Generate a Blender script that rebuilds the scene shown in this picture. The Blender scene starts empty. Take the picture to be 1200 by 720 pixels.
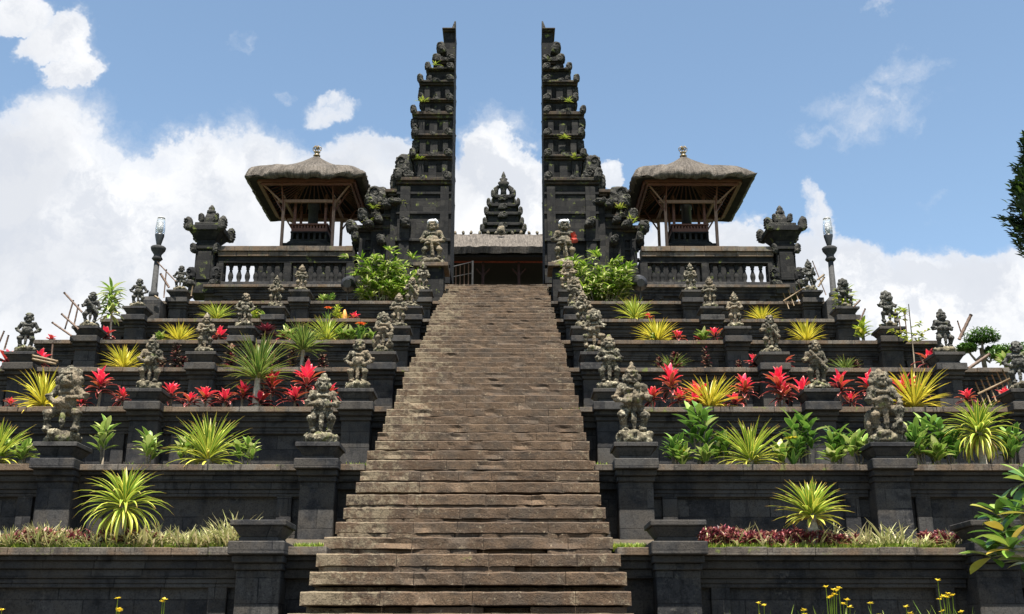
import bpy, math, random
from math import sin, cos, pi, radians, sqrt
from mathutils import Vector, Matrix, noise, Euler
random.seed(11)
SC = bpy.context.scene
# ------------------------------------------------------------------ camera
F_PX = 1275.0; PITCH = radians(17.4); YAW = radians(-.1348); CAM_Z = 1.6
cam_data = bpy.data.cameras.new('camera'); cam = bpy.data.objects.new('camera', cam_data)
SC.collection.objects.link(cam); SC.camera = cam
cam.location = (0, 0, CAM_Z); cam.rotation_euler = (pi / 2 + PITCH, 0, YAW)
cam_data.sensor_width = 36; cam_data.lens = F_PX / 1200 * 36
cam_data.clip_start = .1; cam_data.clip_end = 5000

def at(px, py, Y):
    """survey helper: world X, Z of the photo's point at the real depth Y"""
    x = (px - 600) / F_PX; y = -(py - 360) / F_PX
    dx = x; dy = cos(PITCH) - y * sin(PITCH); dz = sin(PITCH) + y * cos(PITCH)
    X = dx * cos(YAW) - dy * sin(YAW); Yy = dx * sin(YAW) + dy * cos(YAW)
    s = Y / Yy
    return X * s, CAM_Z + dz * s

# ------------------------------------------------------------------ sky, sun, exposure
SUN_EL, SUN_AZ = radians(70), radians(4)      # behind the camera, a little to the right
W = bpy.data.worlds.new('World'); SC.world = W; W.use_nodes = True
SC.view_settings.view_transform = 'Standard'; SC.view_settings.look = 'None'
SC.view_settings.exposure = 1.45; SC.view_settings.gamma = 1; SC.view_settings.use_curve_mapping = False

class NT:
    def __init__(s, nt): s.nt = nt; s.n = nt.nodes; s.l = nt.links
    def node(s, typ, ins=None, **props):
        n = s.n.new(typ)
        for k, v in props.items(): setattr(n, k, v)
        for k, v in (ins or {}).items(): s.put(n.inputs[k], v)
        return n
    def put(s, sock, v):
        if isinstance(v, bpy.types.NodeSocket): s.l.new(v, sock)
        elif isinstance(v, bpy.types.Node): s.l.new(v.outputs[0], sock)
        else: sock.default_value = v
    def math(s, op, a, b=0.0, c=None, clamp=False):
        n = s.node('ShaderNodeMath', {0: a, 1: b}, operation=op, use_clamp=clamp)
        if c is not None: s.put(n.inputs[2], c)
        return n.outputs[0]
    def vmath(s, op, a, b=(0, 0, 0)):
        return s.node('ShaderNodeVectorMath', {0: a, 1: b}, operation=op)
    def mix(s, f, a, b, typ='MIX'):
        n = s.node('ShaderNodeMix', data_type='RGBA', blend_type=typ, clamp_factor=True)
        s.put(n.inputs['Factor'], f); s.put(n.inputs[6], a); s.put(n.inputs[7], b)
        return n.outputs[2]
    def rng(s, v, a, b, c=0.0, d=1.0, smooth=True):
        n = s.node('ShaderNodeMapRange', {0: v, 1: a, 2: b, 3: c, 4: d}, interpolation_type='SMOOTHSTEP' if smooth else 'LINEAR')
        return n.outputs[0]
    def noise(s, vec, scale, detail=4, rough=.6, dist=0.0):
        n = s.node('ShaderNodeTexNoise', {'Scale': scale, 'Detail': detail, 'Roughness': rough, 'Distortion': dist})
        if vec is not None: s.put(n.inputs['Vector'], vec)
        return n.outputs[0]

def c4(c): return (c[0], c[1], c[2], 1.0)

def make_sky():
    t = NT(W.node_tree); t.n.clear()
    sky = t.node('ShaderNodeTexSky', sky_type='NISHITA', sun_disc=False)
    sky.sun_elevation = SUN_EL; sky.sun_rotation = pi - SUN_AZ
    sky.altitude = 900; sky.air_density = 1.0; sky.dust_density = 1.8; sky.ozone_density = 1.0
    d = t.node('ShaderNodeTexCoord').outputs['Generated']
    warp = t.node('ShaderNodeTexNoise', {'Vector': d, 'Scale': 9.0, 'Detail': 6.0, 'Roughness': .65})
    w = t.vmath('SUBTRACT', warp.outputs['Color'], (.5, .5, .5)).outputs[0]
    w = t.node('ShaderNodeVectorMath', {0: w, 'Scale': .10}, operation='SCALE').outputs[0]
    dd = t.vmath('ADD', d, w).outputs[0]
    sp = t.node('ShaderNodeSeparateXYZ', {0: dd})
    yy = t.math('MAXIMUM', sp.outputs[1], .02)
    a = t.math('DIVIDE', sp.outputs[0], yy); b = t.math('DIVIDE', sp.outputs[2], yy)
    # cumulus banks low over the hill and a few torn pieces above: (px, py, rx, ry, weight)
    blobs = [(20, 330, 190, 230, 1.2), (180, 360, 230, 195, 1.2), (262, 290, 190, 150, 1.1), (430, 310, 210, 140, 1.2), (583, 262, 66, 140, 1.15), (440, 215, 120, 60, .8),
             (395, 133, 48, 34, .72), (92, 80, 44, 38, .8), (66, 42, 62, 40, .85), (20, 8, 60, 30, .8), (337, 112, 26, 15, .5), (1055, 130, 115, 60, .50), (970, 158, 60, 28, .48), (1082, 82, 52, 50, .48), (1005, 118, 75, 30, .46), (1110, 150, 60, 40, .36),
             (1120, 400, 230, 125, 1.1), (960, 340, 130, 90, .95), (830, 330, 170, 80, 1.0), (955, 250, 38, 45, .75), (1110, 235, 45, 30, .45), (716, 215, 26, 22, .8), (280, 62, 30, 18, .45), (1045, 8, 40, 16, .5)]
    total = None
    for (px, py, rx, ry, wt) in blobs:
        X, Z = at(px, py, 1.0); Z -= CAM_Z
        X2, _ = at(px + rx, py, 1.0); _, Z2 = at(px, py - ry, 1.0); Z2 -= CAM_Z
        u = t.math('DIVIDE', t.math('SUBTRACT', a, X), X2 - X); v = t.math('DIVIDE', t.math('SUBTRACT', b, Z), Z2 - Z)
        r = t.math('SQRT', t.math('ADD', t.math('MULTIPLY', u, u), t.math('MULTIPLY', v, v)))
        k = t.rng(r, .35, 1.35, wt, 0.0)
        total = k if total is None else t.math('MAXIMUM', total, k)
    n1 = t.noise(dd, 7.0, 10, .62); n2 = t.noise(dd, 26.0, 8, .6)
    ahead = t.rng(sp.outputs[1], .15, .35)
    other = t.rng(t.noise(d, 2.4, 6, .6), .58, .66)          # scattered clouds over the rest of the sky
    low = t.rng(sp.outputs[2], .75, .45)
    base = t.math('ADD', t.math('MULTIPLY', total, ahead), t.math('MULTIPLY', t.math('MULTIPLY', other, t.math('SUBTRACT', 1.0, ahead)), t.math('MULTIPLY', low, .9)))
    dens = t.math('ADD', base, t.math('MULTIPLY', t.math('SUBTRACT', n1, .5), 1.5))
    dens = t.math('ADD', dens, t.math('MULTIPLY', t.math('SUBTRACT', n2, .5), .5))
    dens = t.math('MULTIPLY', dens, t.rng(base, .02, .2))
    thin = t.rng(total, .62, .45); cov = t.math('MULTIPLY', t.rng(dens, .33, t.math('ADD', .60, t.math('MULTIPLY', thin, .30))), 1.0)
    hi = t.noise(t.vmath('ADD', dd, (.012, 0, .03)).outputs[0], 7.0, 10, .62); relief = t.rng(t.math('SUBTRACT', hi, n1), -.08, .05, 1.0, 0.0)
    shade = t.rng(t.noise(dd, 4.5, 6, .55), .34, .62)
    cloud = t.mix(shade, (.66, .68, .72, 1), (.93, .93, .93, 1))
    cloud = t.mix(t.math('MULTIPLY', relief, .75), cloud, (.60, .63, .69, 1))
    cloud = t.mix(t.rng(dens, .45, .85), (.66, .70, .77, 1), cloud)
    soft = t.node('ShaderNodeHueSaturation', {'Hue': .490, 'Saturation': .95, 'Color': sky}).outputs[0]
    bg1 = t.node('ShaderNodeBackground', {'Color': soft, 'Strength': .081})
    bg2 = t.node('ShaderNodeBackground', {'Color': cloud, 'Strength': .44})
    m = t.node('ShaderNodeMixShader', {0: t.math('MULTIPLY', cov, .97), 1: bg1, 2: bg2})
    t.node('ShaderNodeOutputWorld', {0: m})
make_sky()
W.cycles.sampling_method = 'MANUAL'; W.cycles.sample_map_resolution = 512
sd = bpy.data.lights.new('sun', 'SUN'); sd.energy = 5.0; sd.angle = radians(.53); sd.color = (1.0, .95, .87)
sun = bpy.data.objects.new('sun', sd); SC.collection.objects.link(sun)
sdir = Vector((sin(SUN_AZ) * cos(SUN_EL), -cos(SUN_AZ) * cos(SUN_EL), sin(SUN_EL)))
sun.rotation_euler = sdir.to_track_quat('Z', 'Y').to_euler(); sun.location = (10, -20, 40)

# ------------------------------------------------------------------ materials
MATS = {}
def new_mat(name):
    m = bpy.data.materials.new(name); m.use_nodes = True; t = NT(m.node_tree); t.n.clear()
    MATS[name] = m
    return m, t
def finish(t, col, rough=.9, bump=None, bstr=.3, bdist=.02, spec=.3, trans=0.0, tcol=None):
    b = t.node('ShaderNodeBsdfPrincipled', {'Base Color': col, 'Roughness': rough, 'Specular IOR Level': spec})
    if bump is not None:
        bn = t.node('ShaderNodeBump', {'Height': bump, 'Strength': bstr, 'Distance': bdist}); t.l.new(bn.outputs[0], b.inputs['Normal'])
    out = b
    if trans > 0:
        tr = t.node('ShaderNodeBsdfTranslucent', {'Color': tcol if tcol is not None else col})
        out = t.node('ShaderNodeMixShader', {0: trans, 1: b, 2: tr})
    t.node('ShaderNodeOutputMaterial', {0: out})
def pos(t): return t.node('ShaderNodeNewGeometry').outputs['Position']
def rndattr(t):
    n = t.node('ShaderNodeAttribute', attribute_name='rnd'); return n.outputs['Fac']

def stone(name, dark, mid, pale, pale_amt=.5, course=(.62, .27), mortar=.009, moss=0.0, blocks=True, bstr=.45, warm=None):
    m, t = new_mat(name); p = pos(t)
    s = t.node('ShaderNodeSeparateXYZ', {0: p})
    v = t.node('ShaderNodeCombineXYZ', {0: t.math('ADD', s.outputs[0], t.math('MULTIPLY', s.outputs[1], .83)), 1: s.outputs[2], 2: 0.0})
    big = t.noise(p, 1.3, 5, .6); fine = t.noise(p, 16, 6, .7); med = t.noise(p, 5, 6, .65)
    col = t.mix(t.rng(med, .35, .68), c4(dark), c4(mid))
    bump = t.math('ADD', t.math('MULTIPLY', fine, .6), t.math('MULTIPLY', med, .6))
    if blocks:
        br = t.node('ShaderNodeTexBrick', {'Vector': v, 'Color1': (0, 0, 0, 1), 'Color2': (1, 1, 1, 1), 'Mortar': (.5, .5, .5, 1), 'Scale': 1.0, 'Mortar Size': mortar, 'Mortar Smooth': .3,
                                            'Brick Width': course[0], 'Row Height': course[1]}, offset=.5)
        f = t.math('MULTIPLY', br.outputs['Color'], 1.0)
        col = t.mix(t.math('MULTIPLY', t.math('POWER', f, 2.0), .8), col, t.mix(.6, c4(mid), c4(pale)))
        col = t.mix(t.rng(t.noise(v, 3.1, 2, .5), .55, .75), col, c4([x * .55 for x in dark]))
        col = t.mix(t.math('MULTIPLY', br.outputs['Fac'], .75), col, c4([x * .45 for x in dark]))
        bump = t.math('SUBTRACT', bump, t.math('MULTIPLY', br.outputs['Fac'], 1.2))
    spots = t.math('MULTIPLY', t.rng(fine, .5, .66), t.rng(big, .62 - .3 * pale_amt, .75 - .2 * pale_amt))
    col = t.mix(t.math('MULTIPLY', spots, min(1, pale_amt * 1.3)), col, c4(pale))
    stv = t.node('ShaderNodeVectorMath', {0: p, 1: (2.2, 2.2, .35)}, operation='MULTIPLY').outputs[0]
    if blocks: col = t.mix(t.math('MULTIPLY', t.rng(t.noise(stv, 2.4, 6, .7), .52, .68), .75), col, c4([x * .4 for x in dark]))
    if warm: col = t.mix(t.math('MULTIPLY', t.rng(t.noise(p, 2.3, 4, .6), .42, .62), .7), col, c4(warm))
    grit = t.noise(p, 48, 5, .75)
    col = t.mix(t.math('MULTIPLY', t.rng(grit, .50, .36), .6 if blocks else .85), col, c4([x * .35 for x in dark]))
    col = t.mix(t.math('MULTIPLY', t.rng(grit, .56, .70), .35 if blocks else .7), col, c4(pale))
    bump = t.math('ADD', bump, t.math('MULTIPLY', grit, .5))
    if moss:
        col = t.mix(t.math('MULTIPLY', t.rng(t.noise(p, 3.7, 6, .7), .60 - .1 * moss, .70), .8), col, (.13, .15, .035, 1))
    finish(t, col, .92, bump, bstr, .025)
    return m
stone('wall_stone', (.0105, .011, .013), (.029, .0285, .029), (.095, .088, .078), .5, warm=(.05, .043, .035))
stone('cap_stone', (.042, .035, .029), (.105, .086, .067), (.19, .17, .14), .5, (.55, .9), .004, moss=.15, warm=(.13, .085, .050))
stone('pillar_stone', (.011, .0115, .0135), (.034, .033, .033), (.10, .092, .08), .5, (.9, .30), warm=(.055, .047, .038))
stone('gate_stone', (.004, .0041, .0045), (.0105, .0103, .0102), (.045, .041, .035), .45, (.5, .22), .005, moss=.1)
stone('ornament_stone', (.010, .0098, .009), (.034, .032, .027), (.14, .13, .105), .8, blocks=False, moss=.35, bstr=.7)
stone('gate_ledge_stone', (.008, .0075, .007), (.026, .022, .018), (.10, .085, .06), .6, blocks=False, moss=.6, warm=(.06, .038, .022))
stone('statue_stone', (.022, .020, .015), (.105, .092, .062), (.40, .36, .26), .95, blocks=False, moss=.25, bstr=1.0, warm=(.22, .17, .11))
stone('statue_base_stone', (.035, .029, .020), (.17, .145, .09), (.48, .43, .30), .95, blocks=False, moss=.5, bstr=1.0)
stone('grey_statue_stone', (.02, .02, .018), (.08, .076, .063), (.26, .255, .22), .8, blocks=False, moss=.25, bstr=1.0)
def stair_mat():
    m, t = new_mat('stair_stone'); p = pos(t); r = rndattr(t)
    s = t.node('ShaderNodeSeparateXYZ', {0: p})
    col = t.mix(t.rng(r, 0, 1, smooth=False), (.070, .044, .026, 1), (.118, .078, .047, 1))
    col = t.mix(t.rng(t.noise(p, 3.0, 6, .65), .40, .66), col, (.068, .050, .035, 1))
    st = t.node('ShaderNodeVectorMath', {0: p, 1: (1.0, 1.0, 5.0)}, operation='MULTIPLY').outputs[0]
    col = t.mix(t.math('MULTIPLY', t.rng(t.noise(st, 2.2, 5, .7), .5, .68), .7), col, (.030, .023, .017, 1))
    edge = t.rng(t.math('ABSOLUTE', t.math('ADD', s.outputs[0], .45)), .5, 1.8)
    left = t.rng(s.outputs[0], 1.0, -2.2, 0, .08)
    li = t.math('ADD', t.math('ADD', t.math('ADD', t.math('MULTIPLY', t.noise(p, 12, 8, .78), .6), t.math('MULTIPLY', t.noise(p, 2.6, 4, .6), .4)), t.math('MULTIPLY', edge, .085)), left)
    col = t.mix(t.math('MULTIPLY', t.rng(li, .61, .68), .75), col, (.19, .152, .098, 1))
    col = t.mix(t.rng(t.noise(p, 23, 4, .7), .60, .68), col, (.19, .15, .10, 1))
    col = t.mix(t.rng(t.noise(p, 2.9, 7, .75), .68, .73), col, (.14, .15, .035, 1))
    col = t.mix(t.math('MULTIPLY', t.rng(t.noise(p, 38, 6, .8), .50, .38), .65), col, (.028, .021, .015, 1))
    b = t.math('ADD', t.noise(p, 9, 8, .7), t.math('MULTIPLY', t.noise(p, 45, 4, .7), .5))
    finish(t, col, .93, b, .8, .03)
stair_mat()
def simple(name, c1, c2, scale=12, rough=.8, bstr=.2, stretch=None, spec=.3, metallic=0):
    m, t = new_mat(name); p = t.node('ShaderNodeTexCoord').outputs['Object']
    if stretch: p = t.vmath('MULTIPLY', p, stretch).outputs[0]
    n = t.noise(p, scale, 6, .65)
    finish(t, t.mix(t.rng(n, .3, .7), c4(c1), c4(c2)), rough, n, bstr, .02, spec)
simple('soil', (.035, .028, .018), (.09, .07, .045), 8)
simple('hill_grass', (.03, .05, .015), (.08, .10, .03), 2)
simple('plaza_gravel', (.05, .045, .04), (.10, .09, .08), 20)
simple('wood_red', (.075, .028, .017), (.15, .062, .038), 6, .6, .2, (1, 1, 8))
simple('wood_pale', (.16, .09, .06), (.27, .17, .12), 6, .65, .2, (8, 8, 1))
simple('wood_dark', (.03, .012, .009), (.07, .028, .02), 6, .7, .2)
simple('beam_red', (.16, .030, .015), (.26, .06, .03), 6, .5, .1)
simple('bamboo', (.12, .08, .04), (.22, .16, .09), 9, .5, .2, (1, 1, 3))
simple('old_bamboo', (.07, .045, .03), (.16, .10, .07), 9, .6, .2, (1, 1, 3))
simple('bark', (.10, .08, .055), (.25, .21, .15), 25, .9, .6, (1, 1, .4))
simple('pale_bark', (.24, .21, .16), (.40, .36, .29), 30, .9, .5)
simple('gold', (.13, .09, .03), (.24, .17, .07), 30, .4, .2, None, .6)
simple('black_metal', (.012, .012, .013), (.03, .03, .032), 30, .4, .05, None, .5)
simple('lamp_grey', (.018, .018, .018), (.045, .045, .044), 20, .8, .2)
simple('white_cloth', (.62, .63, .66), (.80, .80, .82), 25, .8, .2)
simple('red_cloth', (.35, .035, .02), (.5, .07, .04), 25, .8, .2)
simple('orange_paint', (.55, .20, .05), (.7, .35, .1), 18, .7, .1)
simple('grey_metal', (.30, .30, .29), (.42, .41, .39), 20, .5, .1, None, .5)
def thatch(name, radial):
    m, t = new_mat(name); p = t.node('ShaderNodeTexCoord').outputs['Object']; sp = t.node('ShaderNodeSeparateXYZ', {0: p})
    if radial:
        ang = t.math('ARCTAN2', sp.outputs[1], sp.outputs[0]); rad = t.math('SQRT', t.math('ADD', t.math('MULTIPLY', sp.outputs[0], sp.outputs[0]), t.math('MULTIPLY', sp.outputs[1], sp.outputs[1])))
        v = t.node('ShaderNodeCombineXYZ', {0: t.math('MULTIPLY', ang, 26.0), 1: t.math('MULTIPLY', rad, 1.6), 2: t.math('MULTIPLY', sp.outputs[2], 1.2)})
    else: v = t.vmath('MULTIPLY', p, (14, 1.6, 1.6)).outputs[0]
    n = t.noise(v, 1.0, 7, .75); n2 = t.noise(p, 2.2, 5, .7); n3 = t.noise(p, 22, 5, .75)
    col = t.mix(t.rng(n, .3, .7), (.045, .038, .031, 1), (.20, .172, .142, 1)); col = t.mix(t.rng(n2, .5, .75), col, (.12, .10, .08, 1))
    col = t.mix(t.math('MULTIPLY', t.rng(n3, .5, .35), .7), col, (.035, .03, .024, 1)); col = t.mix(t.rng(n3, .62, .72), col, (.30, .27, .22, 1))
    finish(t, col, .95, t.math('ADD', n, n3), 1.0, .08)
thatch('thatch', False); thatch('thatch_radial', True)
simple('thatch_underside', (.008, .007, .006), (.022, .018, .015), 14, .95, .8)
m, t = new_mat('lamp_glass')
b = t.node('ShaderNodeBsdfPrincipled', {'Base Color': (.85, .88, .9, 1), 'Roughness': .15, 'Transmission Weight': .75, 'IOR': 1.2, 'Alpha': .8}); t.node('ShaderNodeOutputMaterial', {0: b})

def leafmat(name, stops, edge=None, edge_at=.6, tip=None, rough=.45, trans=.25, spec=.4):
    """stops: colours over the leaf's own random number; edge: colour of the leaf margin; tip: colour towards the tip"""
    m, t = new_mat(name); r = rndattr(t)
    ramp = t.node('ShaderNodeValToRGB', {0: r}); cr = ramp.color_ramp
    cr.elements[0].position = stops[0][0]; cr.elements[0].color = c4(stops[0][1])
    cr.elements[1].position = stops[-1][0]; cr.elements[1].color = c4(stops[-1][1])
    for q, c in stops[1:-1]:
        e = cr.elements.new(q); e.color = c4(c)
    col = ramp.outputs[0]
    uv = t.node('ShaderNodeSeparateXYZ', {0: t.node('ShaderNodeUVMap', uv_map='UVMap').outputs[0]})
    if edge:
        e = t.math('ABSOLUTE', t.math('SUBTRACT', uv.outputs[0], .5)); col = t.mix(t.rng(e, edge_at * .5 - .08, edge_at * .5 + .08), col, c4(edge))
    if tip: col = t.mix(t.rng(uv.outputs[1], .82, 1.0), col, c4(tip))
    col = t.mix(t.math('MULTIPLY', t.rng(t.noise(pos(t), 9, 3, .6), .35, .7), .35), col, t.mix(.5, col, (.03, .03, .01, 1)))
    finish(t, col, rough, None, 0, 0, spec, trans)
leafmat('leaf_spiky_green', [(0, (.035, .085, .012)), (.6, (.085, .17, .025)), (1, (.22, .28, .05))], (.38, .40, .10), .75, (.40, .30, .08))
leafmat('leaf_spiky_yellow', [(0, (.16, .24, .02)), (.35, (.45, .45, .04)), (1, (.75, .60, .06))], (.75, .60, .07), .7, (.5, .28, .05))
leafmat('leaf_spiky_mixed', [(0, (.10, .20, .02)), (.5, (.22, .34, .04)), (1, (.60, .56, .08))], (.68, .62, .10), .72, (.45, .28, .07))
leafmat('leaf_dead', [(0, (.28, .18, .08)), (1, (.42, .32, .18))])
leafmat('leaf_red', [(0, (.03, .010, .012)), (.20, (.09, .015, .018)), (.34, (.42, .12, .03)), (.46, (.45, .03, .035)), (.65, (.80, .02, .07)), (1, (.92, .045, .12))], (.88, .14, .13), .85, (.92, .36, .28))
leafmat('leaf_maroon', [(0, (.02, .008, .010)), (.6, (.07, .012, .018)), (1, (.22, .02, .035))], None)
leafmat('leaf_dark_spot', [(0, (.008, .006, .006)), (.55, (.022, .013, .012)), (.7, (.22, .03, .05)), (.85, (.40, .25, .16)), (1, (.60, .50, .36))])
leafmat('leaf_broad', [(0, (.08, .16, .02)), (.5, (.20, .33, .05)), (.8, (.45, .50, .16)), (1, (.62, .62, .30))], (.42, .50, .12), .8)
leafmat('leaf_deep', [(0, (.03, .09, .012)), (.55, (.085, .19, .025)), (.85, (.24, .36, .06)), (1, (.50, .52, .2))], (.20, .33, .06), .8)
leafmat('leaf_palm', [(0, (.04, .10, .008)), (.45, (.15, .27, .02)), (.75, (.36, .46, .06)), (1, (.72, .70, .40))])
leafmat('leaf_conifer', [(0, (.008, .022, .009)), (.7, (.02, .05, .016)), (.9, (.05, .10, .02)), (1, (.14, .22, .03))], trans=.1)
leafmat('leaf_bonsai', [(0, (.02, .06, .01)), (.7, (.07, .15, .02)), (1, (.17, .26, .04))])
leafmat('leaf_striped', [(0, (.14, .19, .04)), (.5, (.32, .33, .11)), (.8, (.45, .38, .18)), (1, (.60, .50, .32))], (.52, .48, .25), .7)
leafmat('leaf_purple', [(0, (.05, .012, .018)), (.5, (.18, .03, .045)), (.8, (.36, .10, .10)), (1, (.50, .36, .22))])
leafmat('leaf_grass', [(0, (.10, .19, .02)), (.6, (.26, .36, .04)), (1, (.48, .50, .10))])
leafmat('leaf_plumeria', [(0, (.035, .09, .015)), (.6, (.11, .22, .03)), (.85, (.30, .40, .07)), (1, (.50, .34, .05))], None, rough=.25, spec=.6)
leafmat('leaf_lime', [(0, (.16, .24, .02)), (.6, (.34, .42, .04)), (1, (.55, .52, .08))])
leafmat('petal_yellow', [(0, (.80, .55, .02)), (1, (.9, .75, .08))])
leafmat('petal_orange', [(0, (.75, .08, .02)), (1, (.85, .2, .04))])

# ------------------------------------------------------------------ mesh builder
class MB:
    def __init__(s): s.v = []; s.f = []; s.r = []; s.uv = []; s.smooth = []
    def face(s, idx, r=.5, uv=None, smooth=False):
        s.f.append(tuple(idx)); s.r.append(r); s.uv.append(uv or [(0, 0)] * len(idx)); s.smooth.append(smooth)
    def box(s, x0, x1, y0, y1, z0, z1, r=.5):
        s.frustum(x0, x1, y0, y1, z0, x0, x1, y0, y1, z1, r)
    def frustum(s, x0, x1, y0, y1, z0, X0, X1, Y0, Y1, z1, r=.5):
        b = len(s.v)
        s.v += [(x0, y0, z0), (x1, y0, z0), (x1, y1, z0), (x0, y1, z0), (X0, Y0, z1), (X1, Y0, z1), (X1, Y1, z1), (X0, Y1, z1)]
        for q in ((0, 3, 2, 1), (4, 5, 6, 7), (0, 1, 5, 4), (1, 2, 6, 5), (2, 3, 7, 6), (3, 0, 4, 7)): s.face([b + i for i in q], r)
    def lathe(s, prof, c=(0, 0, 0), n=16, r=.5, smooth=True, square=False):
        b = len(s.v); off = pi / 4 if square else 0
        if square: n = 4
        k = sqrt(2) if square else 1
        for (rad, z) in prof:
            for i in range(n):
                a = 2 * pi * i / n + off; s.v.append((c[0] + rad * k * cos(a), c[1] + rad * k * sin(a), c[2] + z))
        for j in range(len(prof) - 1):
            for i in range(n):
                i2 = (i + 1) % n
                s.face((b + j * n + i, b + j * n + i2, b + (j + 1) * n + i2, b + (j + 1) * n + i), r, None, smooth and not square)
        s.face([b + i for i in range(n)][::-1], r); s.face([b + (len(prof) - 1) * n + i for i in range(n)], r)
    def tube(s, pts, rads, n=7, r=.5):
        b = len(s.v); pts = [Vector(p) for p in pts]
        for j, p in enumerate(pts):
            d = (pts[min(j + 1, len(pts) - 1)] - pts[max(j - 1, 0)]).normalized()
            ax = d.cross(Vector((0.13, .31, 1))); ax = ax.normalized() if ax.length > .05 else Vector((1, 0, 0)); bx = d.cross(ax).normalized()
            rr = rads[j] if isinstance(rads, (list, tuple)) else rads
            for i in range(n):
                a = 2 * pi * i / n; s.v.append(tuple(p + ax * rr * cos(a) + bx * rr * sin(a)))
        for j in range(len(pts) - 1):
            for i in range(n):
                i2 = (i + 1) % n; s.face((b + j * n + i, b + j * n + i2, b + (j + 1) * n + i2, b + (j + 1) * n + i), r, None, True)
        s.face([b + i for i in range(n)], r); s.face([b + (len(pts) - 1) * n + i for i in range(n)][::-1], r)
    def ell(s, c, rad, rot=None, n=12, m=8, rough=0.0, freq=6.0, r=.5, smooth=True):
        b = len(s.v); R = Euler(rot).to_matrix() if rot else Matrix.Identity(3); c = Vector(c)
        def P(th, ph):
            q = Vector((sin(th) * cos(ph), sin(th) * sin(ph), cos(th)))
            p = Vector((q.x * rad[0], q.y * rad[1], q.z * rad[2]))
            if rough: p *= 1 + rough * noise.noise((c + p) * freq)
            return tuple(c + R @ p)
        s.v.append(P(0, 0))
        for j in range(1, m):
            for i in range(n): s.v.append(P(pi * j / m, 2 * pi * i / n))
        s.v.append(P(pi, 0)); last = len(s.v) - 1
        for i in range(n): s.face((b, b + 1 + i, b + 1 + (i + 1) % n), r, None, smooth)
        for j in range(m - 2):
            for i in range(n):
                i2 = (i + 1) % n; s.face((b + 1 + j * n + i, b + 1 + (j + 1) * n + i, b + 1 + (j + 1) * n + i2, b + 1 + j * n + i2), r, None, smooth)
        for i in range(n): s.face((last, b + 1 + (m - 2) * n + (i + 1) % n, b + 1 + (m - 2) * n + i), r, None, smooth)
    def carved(s, c, r, out=1, seed=0):
        """a weathered carved stone: squarish arched slab with a volute, a boss and a notched back edge"""
        b = len(s.v); c = Vector(c); n, mm = 16, 12; sd = Vector((seed * 1.7, seed * .9, 0))
        def se(v, e): return math.copysign(abs(v) ** e, v)
        def P(th, ph):
            st, ct = sin(th), cos(th); e1, e2 = (.55 if ct < 0 else .95), .55
            p = Vector((r[0] * abs(st) ** e1 * se(cos(ph), e2), r[1] * abs(st) ** e1 * se(sin(ph), e2), r[2] * se(ct, e1)))
            p.x += out * r[0] * .18 * (p.z / r[2]) - out * r[0] * .12
            q = (c + p) * (1.1 / max(.12, max(r))) + sd; p *= 1 + .16 * noise.noise(q * 1.6) + .13 * noise.noise(q * 4.1)
            return tuple(c + p)
        s.v.append(P(0, 0))
        for j in range(1, mm):
            for i in range(n): s.v.append(P(pi * j / mm, 2 * pi * i / n))
        s.v.append(P(pi, 0)); last = len(s.v) - 1
        for i in range(n): s.face((b, b + 1 + i, b + 1 + (i + 1) % n))
        for j in range(mm - 2):
            for i in range(n):
                i2 = (i + 1) % n; s.face((b + 1 + j * n + i, b + 1 + (j + 1) * n + i, b + 1 + (j + 1) * n + i2, b + 1 + j * n + i2))
        for i in range(n): s.face((last, b + 1 + (mm - 2) * n + (i + 1) % n, b + 1 + (mm - 2) * n + i))
        m_ = min(r[0], r[2])
        for fy in (-1, 1):
            pts = [(c.x + out * (.25 * r[0] + cos(a) * m_ * (.55 - a * .055)), c.y + fy * r[1] * .93, c.z + r[2] * .28 + sin(a) * m_ * (.55 - a * .055)) for a in [k * .7 for k in range(11)]]
            s.tube(pts, m_ * .12, 5); s.ell((c.x - out * .25 * r[0], c.y + fy * r[1] * .85, c.z - r[2] * .45), (m_ * .34, r[1] * .25, m_ * .34), None, 8, 6, .3, 9)
        for k in range(4):
            t = -.5 + k * .36; s.ell((c.x + out * r[0] * (.93 - .25 * abs(t)), c.y, c.z + r[2] * t), (r[0] * .17, r[1] * .8, r[2] * .15), None, 8, 6, .4, 9)
    def leaf(s, p, az, el, L, w, bend=1.0, seg=5, r=.5, fold=.25, wpos=.35, base=.35, roll=0.0, power=1.0):
        """a curved, folded blade: three points across, tapering to a tip; bend = how far it curves down"""
        p = Vector(p); b = len(s.v); side0 = Vector((-sin(az), cos(az), 0))
        for j in range(seg + 1):
            t = j / seg; e = el - bend * t ** power
            d = Vector((cos(az) * cos(e), sin(az) * cos(e), sin(e))); up = side0.cross(d) * -1
            side = (side0 * cos(roll) + up * sin(roll))
            if t < wpos: ww = w * (base + (1 - base) * sin(t / wpos * pi / 2))
            else: ww = w * max(.02, cos((t - wpos) / (1 - wpos) * pi / 2)) ** .8
            mid = p - side.cross(d) * 0
            s.v += [tuple(p - side * ww * .5 + up * ww * fold), tuple(p), tuple(p + side * ww * .5 + up * ww * fold)]
            p = p + d * (L / seg)
        for j in range(seg):
            for k in range(2):
                q = b + j * 3 + k
                s.face((q, q + 1, q + 4, q + 3), r, [(k * .5, j / seg), (k * .5 + .5, j / seg), (k * .5 + .5, (j + 1) / seg), (k * .5, (j + 1) / seg)], True)
    def mesh(s, name):
        me = bpy.data.meshes.new(name); me.from_pydata(s.v, [], s.f)
        uv = me.uv_layers.new(name='UVMap'); flat = [c for fu in s.uv for q in fu for c in q]; uv.data.foreach_set('uv', flat)
        a = me.attributes.new('rnd', 'FLOAT', 'FACE'); a.data.foreach_set('value', s.r)
        me.polygons.foreach_set('use_smooth', s.smooth); me.update(); return me
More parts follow.
